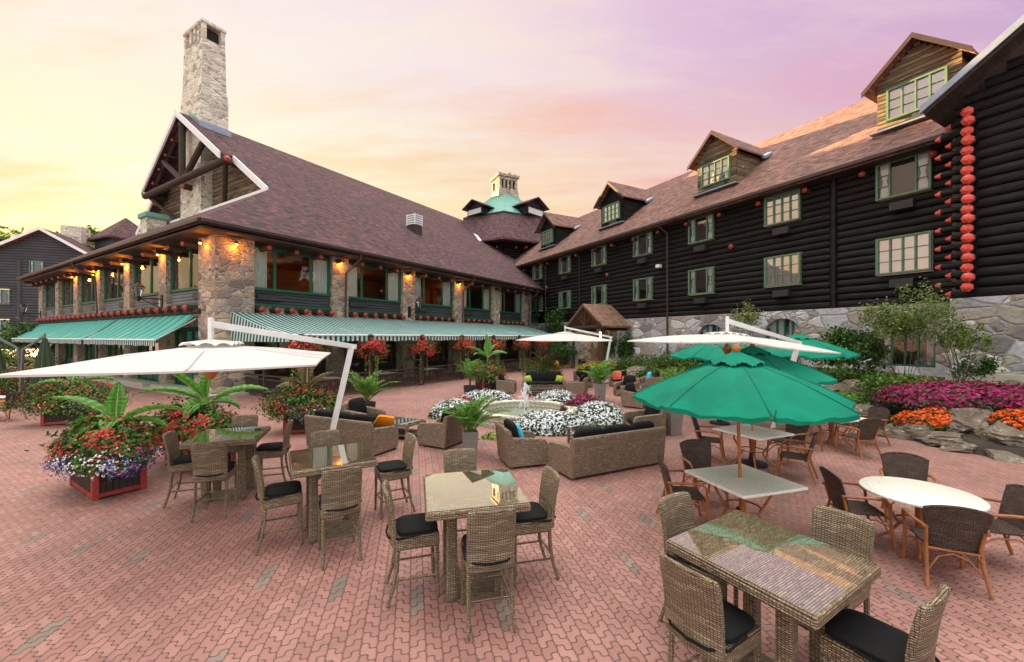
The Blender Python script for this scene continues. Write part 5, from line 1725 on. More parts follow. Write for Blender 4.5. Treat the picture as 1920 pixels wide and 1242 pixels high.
for (x, y) in [(.9, -2.4)] + [(t, -5.1) for t in HB]:
    mb = MB(); h = 1.25 if y > -5 else 2.85
    mb.box(x - .08, x + .08, y - .08, y + .08, 0, h); mb.lathe([(.14, h), (.14, h + .04), (.05, h + .09)], 8, (x, y, 0)); mb.build('post', M['dark_wood'], TF)

# ------------------------------------------------------------------ plants
def unit(n): 
    v = RNG.normal(size=(n, 3)); return v / np.linalg.norm(v, axis=1)[:, None]
def leaves(mb, pts, L, Wd, cols, nrm=None, up=.4, var=.25):
    """rhombic leaves at pts; nrm: preferred facing"""
    n = len(pts)
    nn = unit(n)
    if nrm is not None: nn = nn * .55 + nrm
    nn[:, 2] += up
    nn /= np.linalg.norm(nn, axis=1)[:, None]
    d = np.cross(nn, unit(n)); d /= np.linalg.norm(d, axis=1)[:, None] + 1e-9
    s = np.cross(nn, d)
    l = (L * RNG.uniform(.65, 1.3, n))[:, None]; w_ = (Wd * RNG.uniform(.7, 1.25, n))[:, None]
    q = np.stack([pts - d * l / 2, pts + s * w_ / 2 - d * l * .08, pts + d * l / 2 - nn * l * .12, pts - s * w_ / 2 - d * l * .08], 1)
    c = np.array(cols)[RNG.integers(0, len(cols), n)] * RNG.uniform(1 - var, 1 + var, (n, 1))
    mb.quads(q, np.clip(c, 0, 1))
def blob(n, c, r, clumps, spread=.34, seed=None, low=-.35, hollow=.55):
    """points in uneven clumps through an ellipsoid"""
    k = unit(clumps); k[:, 2] = np.where(k[:, 2] < low, -k[:, 2] * .6, k[:, 2])
    k *= RNG.uniform(hollow, 1.02, (clumps, 1))
    i = RNG.integers(0, clumps, n)
    p = k[i] + RNG.normal(size=(n, 3)) * spread * RNG.uniform(.5, 1.1, (clumps, 1))[i]
    return p * np.array(r) + np.array(c), p
def dome(n, c, r, jit=.06, zmin=-.1):
    v = unit(n * 2); v = v[v[:, 2] > zmin][:n]
    s = 1 + RNG.normal(size=(len(v), 1)) * jit
    return v * s * np.array(r) + np.array(c), v
GR = [lin(58, 94, 36), lin(78, 118, 46), lin(100, 138, 56), lin(42, 70, 30)]
GRD = [lin(30, 54, 24), lin(44, 72, 30), lin(58, 88, 36)]
GRY = [lin(110, 130, 44), lin(140, 152, 60), lin(84, 110, 40)]
RED = [lin(190, 36, 38), lin(206, 58, 50), lin(160, 22, 38), lin(214, 84, 68)]
PUR = [lin(96, 74, 150), lin(122, 98, 176), lin(78, 58, 124), lin(150, 134, 196)]
WHT = [lin(244, 246, 248), lin(232, 236, 240), lin(250, 250, 250)]
MAG = [lin(142, 10, 76), lin(160, 20, 90), lin(116, 6, 58), lin(178, 44, 110)]
ORA = [lin(226, 92, 14), lin(214, 72, 10), lin(234, 118, 36)]
LIMEL = [lin(170, 180, 92), lin(190, 198, 120), lin(140, 160, 70)]

def flowers(mb, pts, nrm, size, cols, petals=2):
    for k in range(petals):
        leaves(mb, pts + RNG.normal(size=pts.shape) * size * .22, size, size * .85, cols, nrm * 1.6, .25, .12)

def banana_leaf(mb, base, az, el, L, Wd, droop, c1, c2, nu=22, twist=0):
    b = Vector(base)
    pts = []
    p = b.copy(); e = el
    st = L / nu
    for i in range(nu + 1):
        pts.append(p.copy())
        d = Vector((math.cos(az) * math.cos(e), math.sin(az) * math.cos(e), math.sin(e)))
        p = p + d * st; e -= droop / nu * (1 + i / nu)
    side = Vector((-math.sin(az), math.cos(az), 0))
    cr = math.cos(twist); sr = math.sin(twist)
    for sg in (-1, 1):
        vs = []
        for i, q in enumerate(pts):
            f = i / nu
            wd = Wd * (.04 if f < .12 else (.04 + .96 * math.sin(min(1, (f - .12) / .88) ** .72 * PI) ** .75)) * .5
            d = (pts[min(i + 1, nu)] - pts[max(i - 1, 0)]).normalized()
            up_ = side.cross(d) * -1
            s = side * cr + up_ * sr
            u2 = up_ * cr - side * sr
            for k in range(3):
                g = k / 2
                vs.append(q + s * sg * wd * g + u2 * (wd * .45 * g + .012 * math.sin(i * 2.4 + k) * g))
        for i in range(nu):
            for k in range(2):
                a = i * 3 + k
                sh_ = (1.12 if i % 2 else .86) * random.uniform(.94, 1.06)
                cc = tuple(x * sh_ for x in (c1 if k == 0 else c2))
                mb.add([vs[a], vs[a + 1], vs[a + 4], vs[a + 3]], [(0, 1, 2, 3)] if sg > 0 else [(3, 2, 1, 0)], cc)
    mb.tube([q + Vector((0, 0, -.008)) for q in pts[:-1]], [.022 * (1 - i / (nu + 1)) + .004 for i in range(nu)], 5, col=lin(170, 190, 110))
def palm(mb, base, n, L, h, lean=1.0, c=GR, seed=0, leaf=.32):
    rr = random.Random(seed)
    for k in range(n):
        az = 2 * PI * k / n * 2.4 + rr.uniform(-.3, .3)
        el = rr.uniform(.75, 1.4) if k > 2 else 1.5
        l = L * rr.uniform(.75, 1.1)
        p = Vector(base) + Vector((rr.uniform(-.05, .05), rr.uniform(-.05, .05), 0)); e = el
        pts = []
        m_ = 14
        for i in range(m_ + 1):
            pts.append(p.copy()); p = p + Vector((math.cos(az) * math.cos(e), math.sin(az) * math.cos(e), math.sin(e))) * l / m_; e -= rr.uniform(.06, .12) * lean * (.4 + i / m_)
        mb.tube(pts, [.013 * (1 - .85 * i / m_) for i in range(m_ + 1)], 4, col=c[1])
        for i in range(4, m_ + 1):
            f = i / m_
            d = (pts[i] - pts[i - 1]).normalized(); s = d.cross(Vector((0, 0, 1)))
            if s.length < .05: s = Vector((-math.sin(az), math.cos(az), 0))
            s.normalize(); up_ = s.cross(d)
            for sg in (-1, 1):
                for hh in (0, .5):
                    b = pts[i - 1].lerp(pts[i], hh)
                    ll = leaf * l * (1 - .55 * abs(f - .5) * 1.6) * rr.uniform(.8, 1.1)
                    t_ = b + (d * .75 + s * sg * .8 + up_ * .25).normalized() * ll; t_.z -= ll * .22
                    mid = b.lerp(t_, .45) + Vector((0, 0, ll * .06)); wv = d * .014 * (L / .9)
                    mb.add([b, mid + wv, t_, mid - wv], [(0, 1, 2, 3)], tuple(x * rr.uniform(.7, 1.35) for x in c[rr.randrange(len(c))]))

def planter_box(t, w, d, h):
    mb = MB()
    for sx in (-1, 1):
        for sy in (-1, 1):
            x, y = sx * (w / 2 - .04), sy * (d / 2 - .04); mb.box(x - .045, x + .045, y - .045, y + .045, 0, h + .02)
    for z in (.0, h - .07):
        mb.box(-w / 2 + .085, w / 2 - .085, -d / 2 + .005, -d / 2 + .06, z + .03, z + .1); mb.box(-w / 2 + .085, w / 2 - .085, d / 2 - .06, d / 2 - .005, z + .03, z + .1)
        mb.box(-w / 2 + .005, -w / 2 + .06, -d / 2 + .085, d / 2 - .085, z + .03, z + .1); mb.box(w / 2 - .06, w / 2 - .005, -d / 2 + .085, d / 2 - .085, z + .03, z + .1)
    mb.build('box_frame', M['red_paint'], t, bevel=.006)
    mb = MB()
    for k in range(int(w / .09)):
        x = -w / 2 + .09 + k * .09
        if x + .085 > w / 2 - .07: break
        mb.box(x, x + .082, -d / 2 + .03, -d / 2 + .05, .06, h - .03); mb.box(x, x + .082, d / 2 - .05, d / 2 - .03, .06, h - .03)
    for k in range(int(d / .09)):
        y = -d / 2 + .09 + k * .09
        if y + .085 > d / 2 - .07: break
        mb.box(-w / 2 + .03, -w / 2 + .05, y, y + .082, .06, h - .03); mb.box(w / 2 - .05, w / 2 - .03, y, y + .082, .06, h - .03)
    mb.box(-w / 2 + .06, w / 2 - .06, -d / 2 + .06, d / 2 - .06, .05, h - .06)
    mb.build('box_panel', M['dark_wood'], t)

def flower_planter(label, x, y, rz, w, d, h, rad, n, top='banana', mix=(1, 1, 1), seed=1, spill=True, pc=(0, -.05)):
    global RNG
    RNG = np.random.default_rng(seed); random.seed(seed)
    t = thing('flower_planter', label, 'planter', (x, y, 0), rz, 'red framed flower planters')
    planter_box(t, w, d, h)
    s = (rad[0] + rad[1]) / 2
    fs = .05
    mb = MB()
    p, v = blob(n, (0, 0, h + rad[2] * .25), rad, 26, .26); leaves(mb, p, .085, .05, GR + GRD)
    p, v = dome(n // 2, (0, 0, h + rad[2] * .15), (rad[0] * .95, rad[1] * .95, rad[2] * .95), .12, -.5); leaves(mb, p, .09, .06, GR + GRY[:1], v, .2)
    if spill:
        p, v = dome(n // 3, (0, 0, h - .02), (rad[0] * 1.02, rad[1] * 1.02, rad[2] * .7), .10, -.7); leaves(mb, p, .06, .04, LIMEL + GR, v, .1)
    mb.build('foliage', M['leaf'], t)
    m2 = MB()
    k = int(n * .11 * mix[0])
    if k:
        p, v = blob(k * 2, (0, 0, h + rad[2] * .3), rad, 34, .2, hollow=.9); flowers(m2, p, v, fs, RED)
        m2.build('red_blossoms', M['petal'], t)
    k = int(n * .2 * mix[1])
    if k and spill:
        m2 = MB(); p, v = dome(k, (*pc, h - .05), (rad[0] * 1.06, rad[1] * 1.08, rad[2] * .66), .10, -.72)
        msk = np.sin(p[:, 0] * 3.1 + p[:, 1] * 2.3 + seed) > -.45
        flowers(m2, p[msk], v[msk], fs * .75, PUR, 2); m2.build('violet_blossoms', M['petal'], t)
    k = int(n * .08 * mix[2])
    if k and spill:
        m2 = MB(); p, v = dome(k, (*pc, h - .02), (rad[0] * 1.08, rad[1] * 1.08, rad[2] * .66), .06, -.7)
        msk = np.sin(p[:, 0] * 4.1 - p[:, 1] * 3.3 + seed) > .1
        flowers(m2, p[msk], v[msk], fs * .7, WHT, 2); m2.build('white_blossoms', M['petal'], t)
    return t

GB1, GB2 = lin(76, 128, 48), lin(94, 152, 56)
def banana(t, x, y, z, L, leaves_, name='banana_plant', c1=GB1, c2=GB2, Wd=.3):
    mb = MB()
    mb.tube([(x, y, z - .5), (x, y, z - .1), (x + .01, y, z + .12)], [.07, .055, .03], 8, col=lin(120, 160, 80))
    for (az, el, f, dr) in leaves_:
        banana_leaf(mb, (x, y, z), R(az), R(el), L * f, L * Wd, R(dr), c1, c2, twist=random.uniform(-.35, .35))
    return mb.build(name, M['broad'], t, smooth=False)

P = flower_planter('red framed planter nearest the viewer, purple and white flowers spilling over its front', -7.55, 7.75, math.atan2(-.54, .84), 1.45, .72, .66, (1.0, .62, .46), 5200, seed=3, mix=(1.2, 1.7, 1.6), pc=(.2, -.08))
banana(P, .05, .1, 1.18, 1.08, [(62, 34, 1.05, 44), (48, 14, .8, 36), (240, 52, 1.0, 34), (222, 26, .72, 50), (140, 86, .72, 6), (280, 6, .6, 40), (330, 25, .5, 60)], 'banana_plant', GB1, GB2, .27)
P = flower_planter('red framed planter of red begonias with a banana plant behind the nearest planter', -7.0, 9.3, math.atan2(-.54, .84), 1.7, .74, .6, (1.25, .68, .5), 4800, seed=5, mix=(1.6, .12, .1))
banana(P, .1, .1, 1.3, 1.22, [(55, 34, 1.05, 36), (250, 58, 1.05, 20), (235, 36, 1.1, 38), (100, 86, .8, 4), (300, 15, .55, 60), (80, 12, .6, 50)])
P = flower_planter('red framed planter with pale foliage in front of the teal awning', -14.3, 13.6, R(20), 1.3, .8, .6, (1.25, .8, .6), 3600, seed=7, mix=(.8, .8, .1))
banana(P, -.2, .2, 1.25, 1.2, [(190, 18, .9, 40), (10, 20, 1.0, 30), (-20, 8, .7, 40), (100, 60, .6, 20)])
P = flower_planter('flower planter beside the folded parasol', -22.0, 18.7, R(20), 1.2, .8, .65, (.95, .7, .55), 2200, seed=8, mix=(1, .5, .1))
banana(P, .4, .3, 1.5, 1.2, [(80, 70, 1.0, 20), (200, 40, .8, 30), (330, 55, .8, 30)], 'canna', lin(92, 84, 40), lin(112, 120, 48))
P = flower_planter('red framed planter with bronze canna leaves by the terrace corner', -6.15, 12.4, R(15), 1.05, .8, .62, (1.0, .72, .5), 3800, seed=9, mix=(1.0, 1.0, .3))
banana(P, 0, .1, 1.2, 1.05, [(95, 82, 1.0, 6), (60, 70, .95, 12), (130, 62, .9, 16), (20, 50, .9, 28), (165, 40, .85, 30), (200, 28, .8, 30), (330, 45, .8, 30)], 'canna', lin(96, 62, 44), lin(104, 96, 52), .36)
P = flower_planter('red framed planter with a banana plant left of the far sofa', -1.3, 21.4, R(30), .9, .9, .8, (.95, .85, .62), 2600, seed=12, mix=(1.3, .2, .5))
banana(P, .1, .1, 1.75, 1.35, [(160, 42, 1.0, 30), (85, 84, .9, 6), (30, 48, 1.0, 26), (200, 30, .8, 36), (340, 32, .8, 36), (60, 62, .9, 16)])
P = flower_planter('red flowering planter behind the far sofa', 1.75, 24.6, R(10), 1.1, .8, .75, (1.2, .8, .6), 2600, seed=14, mix=(1.0, .3, .5))
banana(P, 0, .1, 1.5, 1.1, [(120, 75, .9, 10), (60, 70, .9, 14), (200, 45, .8, 30), (340, 45, .8, 30), (20, 60, .7, 20)], 'canna', lin(84, 54, 40), lin(92, 70, 44), .34)
flower_planter('flower planter cut by the left edge behind the olive parasol', -24.5, 20.4, R(20), 1.2, .8, .6, (1.0, .7, .5), 1600, seed=15, mix=(1, .6, .1))

# hanging baskets along the terrace
hb = None
for i, t_ in enumerate(HB[:7]):
    RNG = np.random.default_rng(40 + i % 3); random.seed(40 + i)
    x, y = bx(t_, -5.25)
    lab = 'red flowering hanging basket, %s along the terrace edge counted from the corner pillar' % ['first', 'second', 'third', 'fourth', 'fifth', 'sixth', 'seventh'][i]
    t = thing('hanging_basket', lab, 'hanging basket', (x, y, 2.12), BA + i, 'red hanging baskets under the striped awning')
    mb = MB(); mb.lathe([(.08, -.42), (.26, -.3), (.34, -.05), (.33, -.05), (.2, -.25), (0, -.3)], 14)
    for k in range(3): a = 2 * PI * k / 3; mb.tube([(.33 * math.cos(a), .33 * math.sin(a), -.05), (0, 0, .62)], .006, 4)
    mb.build('basket', M['dark_wood'], t)
    mb = MB(); p, v = blob(1300, (0, 0, -.05), (.7, .7, .66), 24, .26); leaves(mb, p, .09, .055, GR + GRD)
    mb.build('foliage', M['leaf'], t)
    mb = MB(); p, v = blob(470, (0, 0, -.08), (.74, .74, .7), 44, .2, hollow=.8); flowers(mb, p, v, .095, RED, 2); mb.build('red_blossoms', M['petal'], t)
    mb = MB()
    for k in range(6 if i % 2 else 4):
        a = random.uniform(0, 2 * PI); r = random.uniform(.2, .45); l = random.uniform(1.2, 2.0)
        pts = np.array([(r * math.cos(a) + .03 * math.sin(q * .8), r * math.sin(a), -.25 - l * q / 40) for q in range(40)])
        leaves(mb, np.repeat(pts, 3, 0) + RNG.normal(size=(120, 3)) * .022, .055, .045, LIMEL + GRY)
    mb.build('trailing_vine', M['leaf'], t)

# potted palms
def potted_palm(label, x, y, pot, h, w, n, L, seed, top=None, z0=0):
    t = thing('potted_palm', label, 'potted palm', (x, y, z0), 0, 'potted palms')
    if pot:
        mb = MB(); a, b = w * .40, w * .5
        if pot == 'pot_black':
            mb.lathe([(a, 0), (b, h), (b * .88, h), (b * .85, h - .06), (0, h - .06)], 18)
        else:
            m0 = Matrix.Rotation(R(12), 3, 'Z')
            sq = lambda r, z: [m0 @ Vector((sx * r, sy * r, z)) for sx, sy in ((-1, -1), (1, -1), (1, 1), (-1, 1))]
            mb.loft([sq(a, 0), sq(b, h), sq(b * .88, h), sq(b * .86, h - .06)])
        mb.build('pot', M[pot], t, bevel=.006)
    mb = MB(); palm(mb, (0, 0, h - .08 + (top or 0)), n, L, h, 1.0, [lin(70, 116, 40), lin(96, 140, 52), lin(120, 158, 66), lin(54, 92, 34)], seed)
    mb.build('fronds', M['leaf'], t)
    if top:
        mb = MB(); mb.tube([(0, 0, h - .1), (.02, 0, h + top * .5), (0, 0, h + top)], [.05, .04, .035], 7); mb.build('trunk', M['bark'], t, smooth=True)
    return t
potted_palm('feathery palm in a tapered grey pot in front of the fountain', -1.0, 9.9, 'pot_grey', .56, .36, 26, 1.12, 3)
potted_palm('palm in a tall pale grey pot right of the fountain', 3.82, 18.0, 'pot_grey', .78, .40, 22, 1.25, 5)
potted_palm('slender palm in a small black pot left of the fountain', -1.95, 19.2, 'pot_black', .55, .6, 16, 1.05, 7, .45)
potted_palm('bushy palm behind the left sofa and the cream mast', -5.1, 14.6, 'pot_black', .5, .6, 20, 1.25, 9, .1)
potted_palm('palm rising behind the green parasols', 6.0, 15.6, 'pot_grey', .8, .5, 16, 1.0, 11)
bp = thing('grey_pot', 'large pale grey square pot under the rim of the nearest green parasol', 'pot', (4.6, 12.0, 0), R(25))
mb = MB(); sq = lambda r, z: [(sx * r, sy * r, z) for sx, sy in ((-1, -1), (1, -1), (1, 1), (-1, 1))]
mb.loft([sq(.2, 0), sq(.25, .8), sq(.22, .8), sq(.21, .74)]); mb.build('pot_body', M['pot_grey'], bp, bevel=.006)
mb = MB(); p, v = blob(260, (0, 0, .8), (.25, .25, .16), 8); leaves(mb, p, .08, .05, GR); mb.build('foliage', M['leaf'], bp)

# ------------------------------------------------------------------ fountain and its flower beds
FX, FY = .45, 14.2
ft = thing('fountain', 'round stone rimmed fountain basin with one thin jet of water', 'fountain', (FX, FY, 0))
mb = MB(); mb.lathe([(1.5, -.02), (1.5, .28), (1.47, .3), (1.47, .38), (1.78, .38), (1.78, .31), (1.73, .29), (1.73, -.02)], 48); mb.build('rim', M['stone_chim'], ft, smooth=True)
mb = MB(); mb.lathe([(1.505, .0), (1.505, .09)], 48); mb.build('water', M['water'], ft)
mb = MB(); random.seed(5)
mb.tube([(0, 0, .1), (0, 0, .7), (0, 0, 1.12), (0, 0, 1.25)], [.028, .03, .045, .012], 7)
for k in range(90):
    a = random.uniform(0, 2 * PI); v0 = random.uniform(.03, .18); tt = random.uniform(0, 1)
    x = v0 * tt * 2.2; z = 1.2 - 1.1 * tt * tt
    s = random.uniform(.008, .018); mb.box(x * math.cos(a) - s, x * math.cos(a) + s, x * math.sin(a) - s, x * math.sin(a) + s, z - s * 3, z + s * 3)
mb.build('water_jet', M['spray'], ft, smooth=True)
def bed(name, label, x, y, rad, cols, n, seed, size=.07, group='low flower beds round the fountain', leafc=GRD, z=0, rot=0, cat='flowers', only=None):
    global RNG
    RNG = np.random.default_rng(seed)
    t = thing(name, label, cat, (x, y, z), rot, group)
    mb = MB(); p, v = dome(n, (0, 0, -.05), rad, .08, -.05); leaves(mb, p, .10, .07, leafc, v, .3)
    p, v = blob(n // 2, (0, 0, 0), (rad[0] * .9, rad[1] * .9, rad[2] * .8), 16, .25, low=0); leaves(mb, p, .1, .07, leafc)
    mb.build('foliage', M['leaf'], t)
    mb = MB(); p, v = dome(n, (0, 0, 0), rad, .05, .02)
    cl = np.sin(p[:, 0] * 5.3 + seed) + np.sin(p[:, 1] * 6.1 + seed * 2) + RNG.normal(size=len(p)) * .8
    p, v = p[cl > -1.2], v[cl > -1.2]
    flowers(mb, p, v + np.array((0, 0, .3)), size, cols, 2); mb.build('blossoms', M['petal'], t)
    return t
bed('white_flower_bed', 'broad white flower bed along the front of the fountain basin', 1.2, 12.4, (1.2, .68, .56), WHT, 2600, 21, .06)
bed('white_flower_bed', 'white flower bed curving round the right side of the fountain basin', 2.8, 13.4, (.9, .95, .66), WHT, 2400, 22, .06)
bed('white_flower_bed', 'white flower bed behind the basin on the right, beside the magenta flowers', 1.75, 16.3, (1.0, .65, .68), WHT, 1800, 23, .065)
bed('white_flower_bed', 'white flower bed behind the basin left of the jet', -1.0, 16.6, (1.2, .65, .66), WHT, 2000, 24, .065)
bed('white_flower_bed', 'white flower bed at the far left of the fountain', -2.0, 14.6, (.85, .66, .58), WHT, 1800, 25, .065)
bed('magenta_flower_bed', 'small magenta flower bed between the two white beds right of the fountain', 2.55, 14.75, (.8, .5, .72), MAG, 1100, 26, .08)
bed('red_flower_bed', 'small crimson flower bed behind the left white bed', -1.85, 16.0, (.5, .4, .48), MAG[:2] + RED[:2], 500, 27, .08)
bed('low_shrub', 'low yellow green shrub behind the fountain jet', .95, 16.4, (.5, .32, .22), GRY, 300, 28, .06, leafc=GRY)
bed('low_shrub', 'low grey green tuft in front of the fountain by the palm pot', -.35, 11.5, (.5, .3, .16), LIMEL, 300, 29, .05, leafc=LIMEL + GR)
bed('magenta_flower_bed', 'large magenta flower bed on the bank beside the lawn', 13.3, 12.0, (2.1, 1.25, .62), MAG, 4200, 31, .10, 'bank flower beds', z=hg(13.3, 12.0) + .0, rot=R(-25))
bed('magenta_flower_bed', 'magenta flower bed running off the right edge of the photo', 14.3, 10.6, (1.5, 1.4, .55), MAG, 2800, 32, .10, 'bank flower beds', z=hg(14.3, 10.6))
bed('orange_flower_bed', 'orange flower bed below the large magenta one', 11.85, 11.35, (1.1, .5, .42), ORA, 1500, 33, .085, 'bank flower beds', z=hg(11.85, 11.35) + .05, rot=R(-20))
bed('orange_flower_bed', 'orange flower bed by the boulder at the right edge of the photo', 12.6, 10.2, (.55, .6, .38), ORA, 800, 34, .085, 'bank flower beds', z=hg(12.6, 10.2) + .05)

# ------------------------------------------------------------------ rockery
def boulder(label, x, y, r, seed, dz=-.1, rz=0, group='rockery boulders', zz=None):
    rr = random.Random(seed)
    bm = bmesh.new(); bmesh.ops.create_icosphere(bm, subdivisions=4, radius=1)
    from mathutils import noise as mn
    off = Vector((rr.uniform(0, 50), rr.uniform(0, 50), rr.uniform(0, 50)))
    planes = [(Vector((rr.gauss(0, 1), rr.gauss(0, 1), rr.gauss(0, .7))).normalized(), rr.uniform(.5, .8)) for _ in range(13)]
    for v in bm.verts:
        p = v.co.copy()
        for n_, d_ in planes:
            q = p.dot(n_)
            if q > d_: p -= n_ * (q - d_) * .97
        p += p.normalized() * (.14 * mn.noise(p * 1.6 + off) + .09 * mn.noise(Vector((p.x * 2, p.y * 2, p.z * 7)) + off) + .05 * mn.noise(p * 8 + off))
        v.co = Vector((p.x * r[0], p.y * r[1], p.z * r[2]))
    me = bpy.data.meshes.new('boulder'); bm.to_mesh(me); bm.free()
    me.materials.append(M['rock'])
    o = bpy.data.objects.new('boulder', me); COL.objects.link(o)
    o.location = (x, y, (hg(x, y) if zz is None else zz) + dz + r[2] * .45); o.rotation_euler = (rr.uniform(-.15, .15), rr.uniform(-.15, .15), rz)
    return tag(o, label, 'boulder', group)
BL = [(1800, 10.25, (.5, .35, .22), 'small flat stone in front of the flat slab'), (1852, 10.35, (.42, .35, .26), 'small dark stone below the largest boulder'), (1722, 11.3, (.45, .35, .26), 'small grey stone left of the flat slab'), (1868, 10.55, (.45, .4, .3), 'brown stone between the largest boulder and the edge one'), (1640, 12.3, (.5, .4, .24), 'flat grey stone just behind the rockery end chair'),
      (1821, 11.0, (.95, .6, .44), 'largest grey boulder under the orange flowers'), (1760, 10.75, (.95, .45, .26), 'flat slab lying in front of the largest boulder'),
      (1685, 11.6, (.55, .4, .34), 'boulder just right of the long white table'), (1893, 10.0, (.7, .5, .34), 'boulder at the right frame edge below the orange flowers'),
      (1890, 9.45, (.55, .4, .2), 'low slab at the corner of the patio on the right edge'), (1682, 13.2, (.8, .5, .34), 'boulder under the left end of the magenta bed'),
      (1625, 13.0, (.65, .5, .36), 'pale rounded boulder behind the long white table'), (1600, 14.9, (.8, .6, .5), 'dark boulder below the large shrub'),
      (1908, 13.6, (.5, .4, .25), 'pale stone at the edge of the lawn'), (1735, 12.0, (.5, .4, .3), 'small brown boulder left of the largest boulder'),
      (1200, 27.5, (1.35, .9, .75), 'palest rounded boulder on the bank behind the coral pillow'), (1190, 25.8, (1.3, .8, .5), 'grey boulder just below the palest one'),
      (1163, 28.2, (1.1, .7, .5), 'long boulder left of the palest one'), (1266, 23.5, (.95, .7, .4), 'white topped stone half buried in ground cover'),
      (1222, 23.8, (1.0, .6, .45), 'tan boulder behind the turquoise pillow armchair'), (1345, 17.2, (.9, .6, .4), 'boulder hidden behind the green parasols'), (1540, 15.6, (.9, .7, .45), 'mossy boulder right of the farther green parasol')]
for i, (px, Y, r, lab) in enumerate(BL):
    x, y = K(px, Y); boulder(lab, x, y, r, 100 + i, dz=-.12, rz=i * 1.3)

# ------------------------------------------------------------------ shrubs and trees
def shrub(name, label, x, y, z, rad, zc_, n, cols, clumps=26, stems=0, L=.12, Wd=.065, seed=0, spread=.22, group='shrubs on the bank', cat='shrub', hollow=.5, lower=False, thick=.012):
    global RNG
    RNG = np.random.default_rng(seed + 200); rr = random.Random(seed)
    t = thing(name, label, cat, (x, y, z), 0, group)
    mb = MB(); p, v = blob(n, (0, 0, zc_), rad, clumps, spread, hollow=hollow); leaves(mb, p, L, Wd, cols, up=.5)
    mb.build('crown' if stems else 'foliage', M['leaf'], t)
    if stems:
        mb = MB()
        for k in range(stems):
            a = rr.uniform(0, 2 * PI); e = rr.uniform(.35, .95)
            q = Vector((rad[0] * e * math.cos(a), rad[1] * e * math.sin(a), zc_ + rad[2] * rr.uniform(-.3, .75)))
            mb.tube([(rr.uniform(-.1, .1), rr.uniform(-.1, .1), -.1), q * .4 + Vector((rr.uniform(-.1, .1), 0, 0)), q * .75 + Vector((0, rr.uniform(-.1, .1), .05)), q], [thick, thick * .8, thick * .55, thick * .25], 5)
        mb.build('trunk', M['bark'], t, smooth=True)
    return t
def sh(px, Y, *a, **k):
    g = gpos(px, Y); return a, g
def place(name, label, px, Y, rad, zc_, n, cols, **k):
    g = gpos(px, Y); return shrub(name, label, g[0], g[1], g[2], rad, zc_, n, cols, **k)
OL = [lin(96, 118, 58), lin(118, 136, 72), lin(76, 98, 46), lin(142, 152, 88)]
place('tall_shrub', 'tall airy shrub in front of the arched window, twiggy stems below', 1695, 14.6, (1.55, 1.1, 1.55), 2.1, 6000, OL, clumps=80, stems=12, L=.10, Wd=.055, seed=1, spread=.13, hollow=.1)
place('tall_shrub', 'thin twiggy shrub against the corner of the stone base', 1800, 14.0, (.8, .7, 1.2), 1.5, 1900, OL + GRY, clumps=26, stems=12, L=.09, Wd=.05, seed=2, spread=.12, hollow=.3)
place('leafy_shrub', 'dense green shrub left of the airy tall one', 1590, 16.2, (1.5, 1.0, 1.1), 1.0, 4200, GR + GRD, clumps=34, stems=6, L=.17, Wd=.085, seed=3, spread=.18)
place('leafy_shrub', 'low yellow green shrub at the foot of the airy tall one', 1690, 13.6, (1.3, .7, .5), .35, 2400, GRY + GR, clumps=24, L=.12, Wd=.08, seed=4)
place('leafy_shrub', 'dark green bush at the end of the concrete footing', 1835, 14.4, (.55, .5, .6), .5, 1200, GRD + GR, clumps=14, stems=3, L=.1, Wd=.06, seed=5)
place('tall_shrub', 'slender pale shrub between two arched windows', 1395, 24.5, (.9, .7, 1.2), 2.6, 1500, OL + LIMEL, clumps=26, stems=9, L=.13, Wd=.06, seed=6, spread=.16, hollow=.25)
place('leafy_shrub', 'green shrub below the slender pale one', 1340, 24.0, (1.8, 1.0, .8), .7, 2600, GR + GRY, clumps=26, L=.17, Wd=.09, seed=7)
place('climbing_vine', 'dark ivy climbing the stone wall right of the porch', 1160, 34.2, (1.3, .6, 1.9), 1.5, 2800, GRD + GR, clumps=30, L=.2, Wd=.15, seed=8, cat='vine')
shrub('climbing_vine', 'tall vine climbing the corner between the two wings', 4.6, 42.5, 0, (1.2, .7, 3.0), 3.0, 2600, GR + GRD, clumps=34, L=.22, Wd=.12, seed=9, cat='vine')
shrub('clipped_bush', 'dark rounded bush left of the porch', 4.9, 37.5, 0, (1.5, 1.1, 1.4), 1.1, 2200, GRD + GR, clumps=24, L=.16, Wd=.09, seed=10, cat='bush')
place('yellow_flowering_plant', 'yellow flowering plants beside the porch step', 1120, 31.5, (1.6, .9, .55), .4, 1500, GRY + [lin(220, 170, 40), lin(232, 190, 60)], clumps=24, L=.13, Wd=.08, seed=11, cat='plant')
for i, (px, Y, r) in enumerate([(1215, 30.5, (2.2, 1.3, .8)), (1265, 27.5, (2.2, 1.2, .8)), (1240, 25.0, (1.6, 1.0, .5)), (1310, 22.5, (2.0, 1.1, .6)), (1175, 31.8, (1.6, 1.0, .7))]):
    place('leafy_shrub', ['feathery green shrub on the bank nearest the porch', 'spreading green shrub below the middle of the stone wall', 'low green shrub between the pale boulders', 'spreading shrub behind the cream canopy mast', 'green shrub at the foot of the ivy'][i], px, Y, r, .35, 2000, GR + GRY + GRD, clumps=24, L=.16, Wd=.08, seed=20 + i)
place('fern', 'pale green fern beside the dark boulder', 1615, 14.0, (.6, .5, .35), .25, 700, [lin(120, 160, 60), lin(140, 176, 84)], clumps=12, L=.2, Wd=.05, seed=30, cat='plant')
place('fern', 'green fern tuft by the rattan chair at the rockery end', 1660, 12.1, (.5, .4, .22), .15, 500, GR + GRD, clumps=10, L=.14, Wd=.05, seed=31, cat='plant')
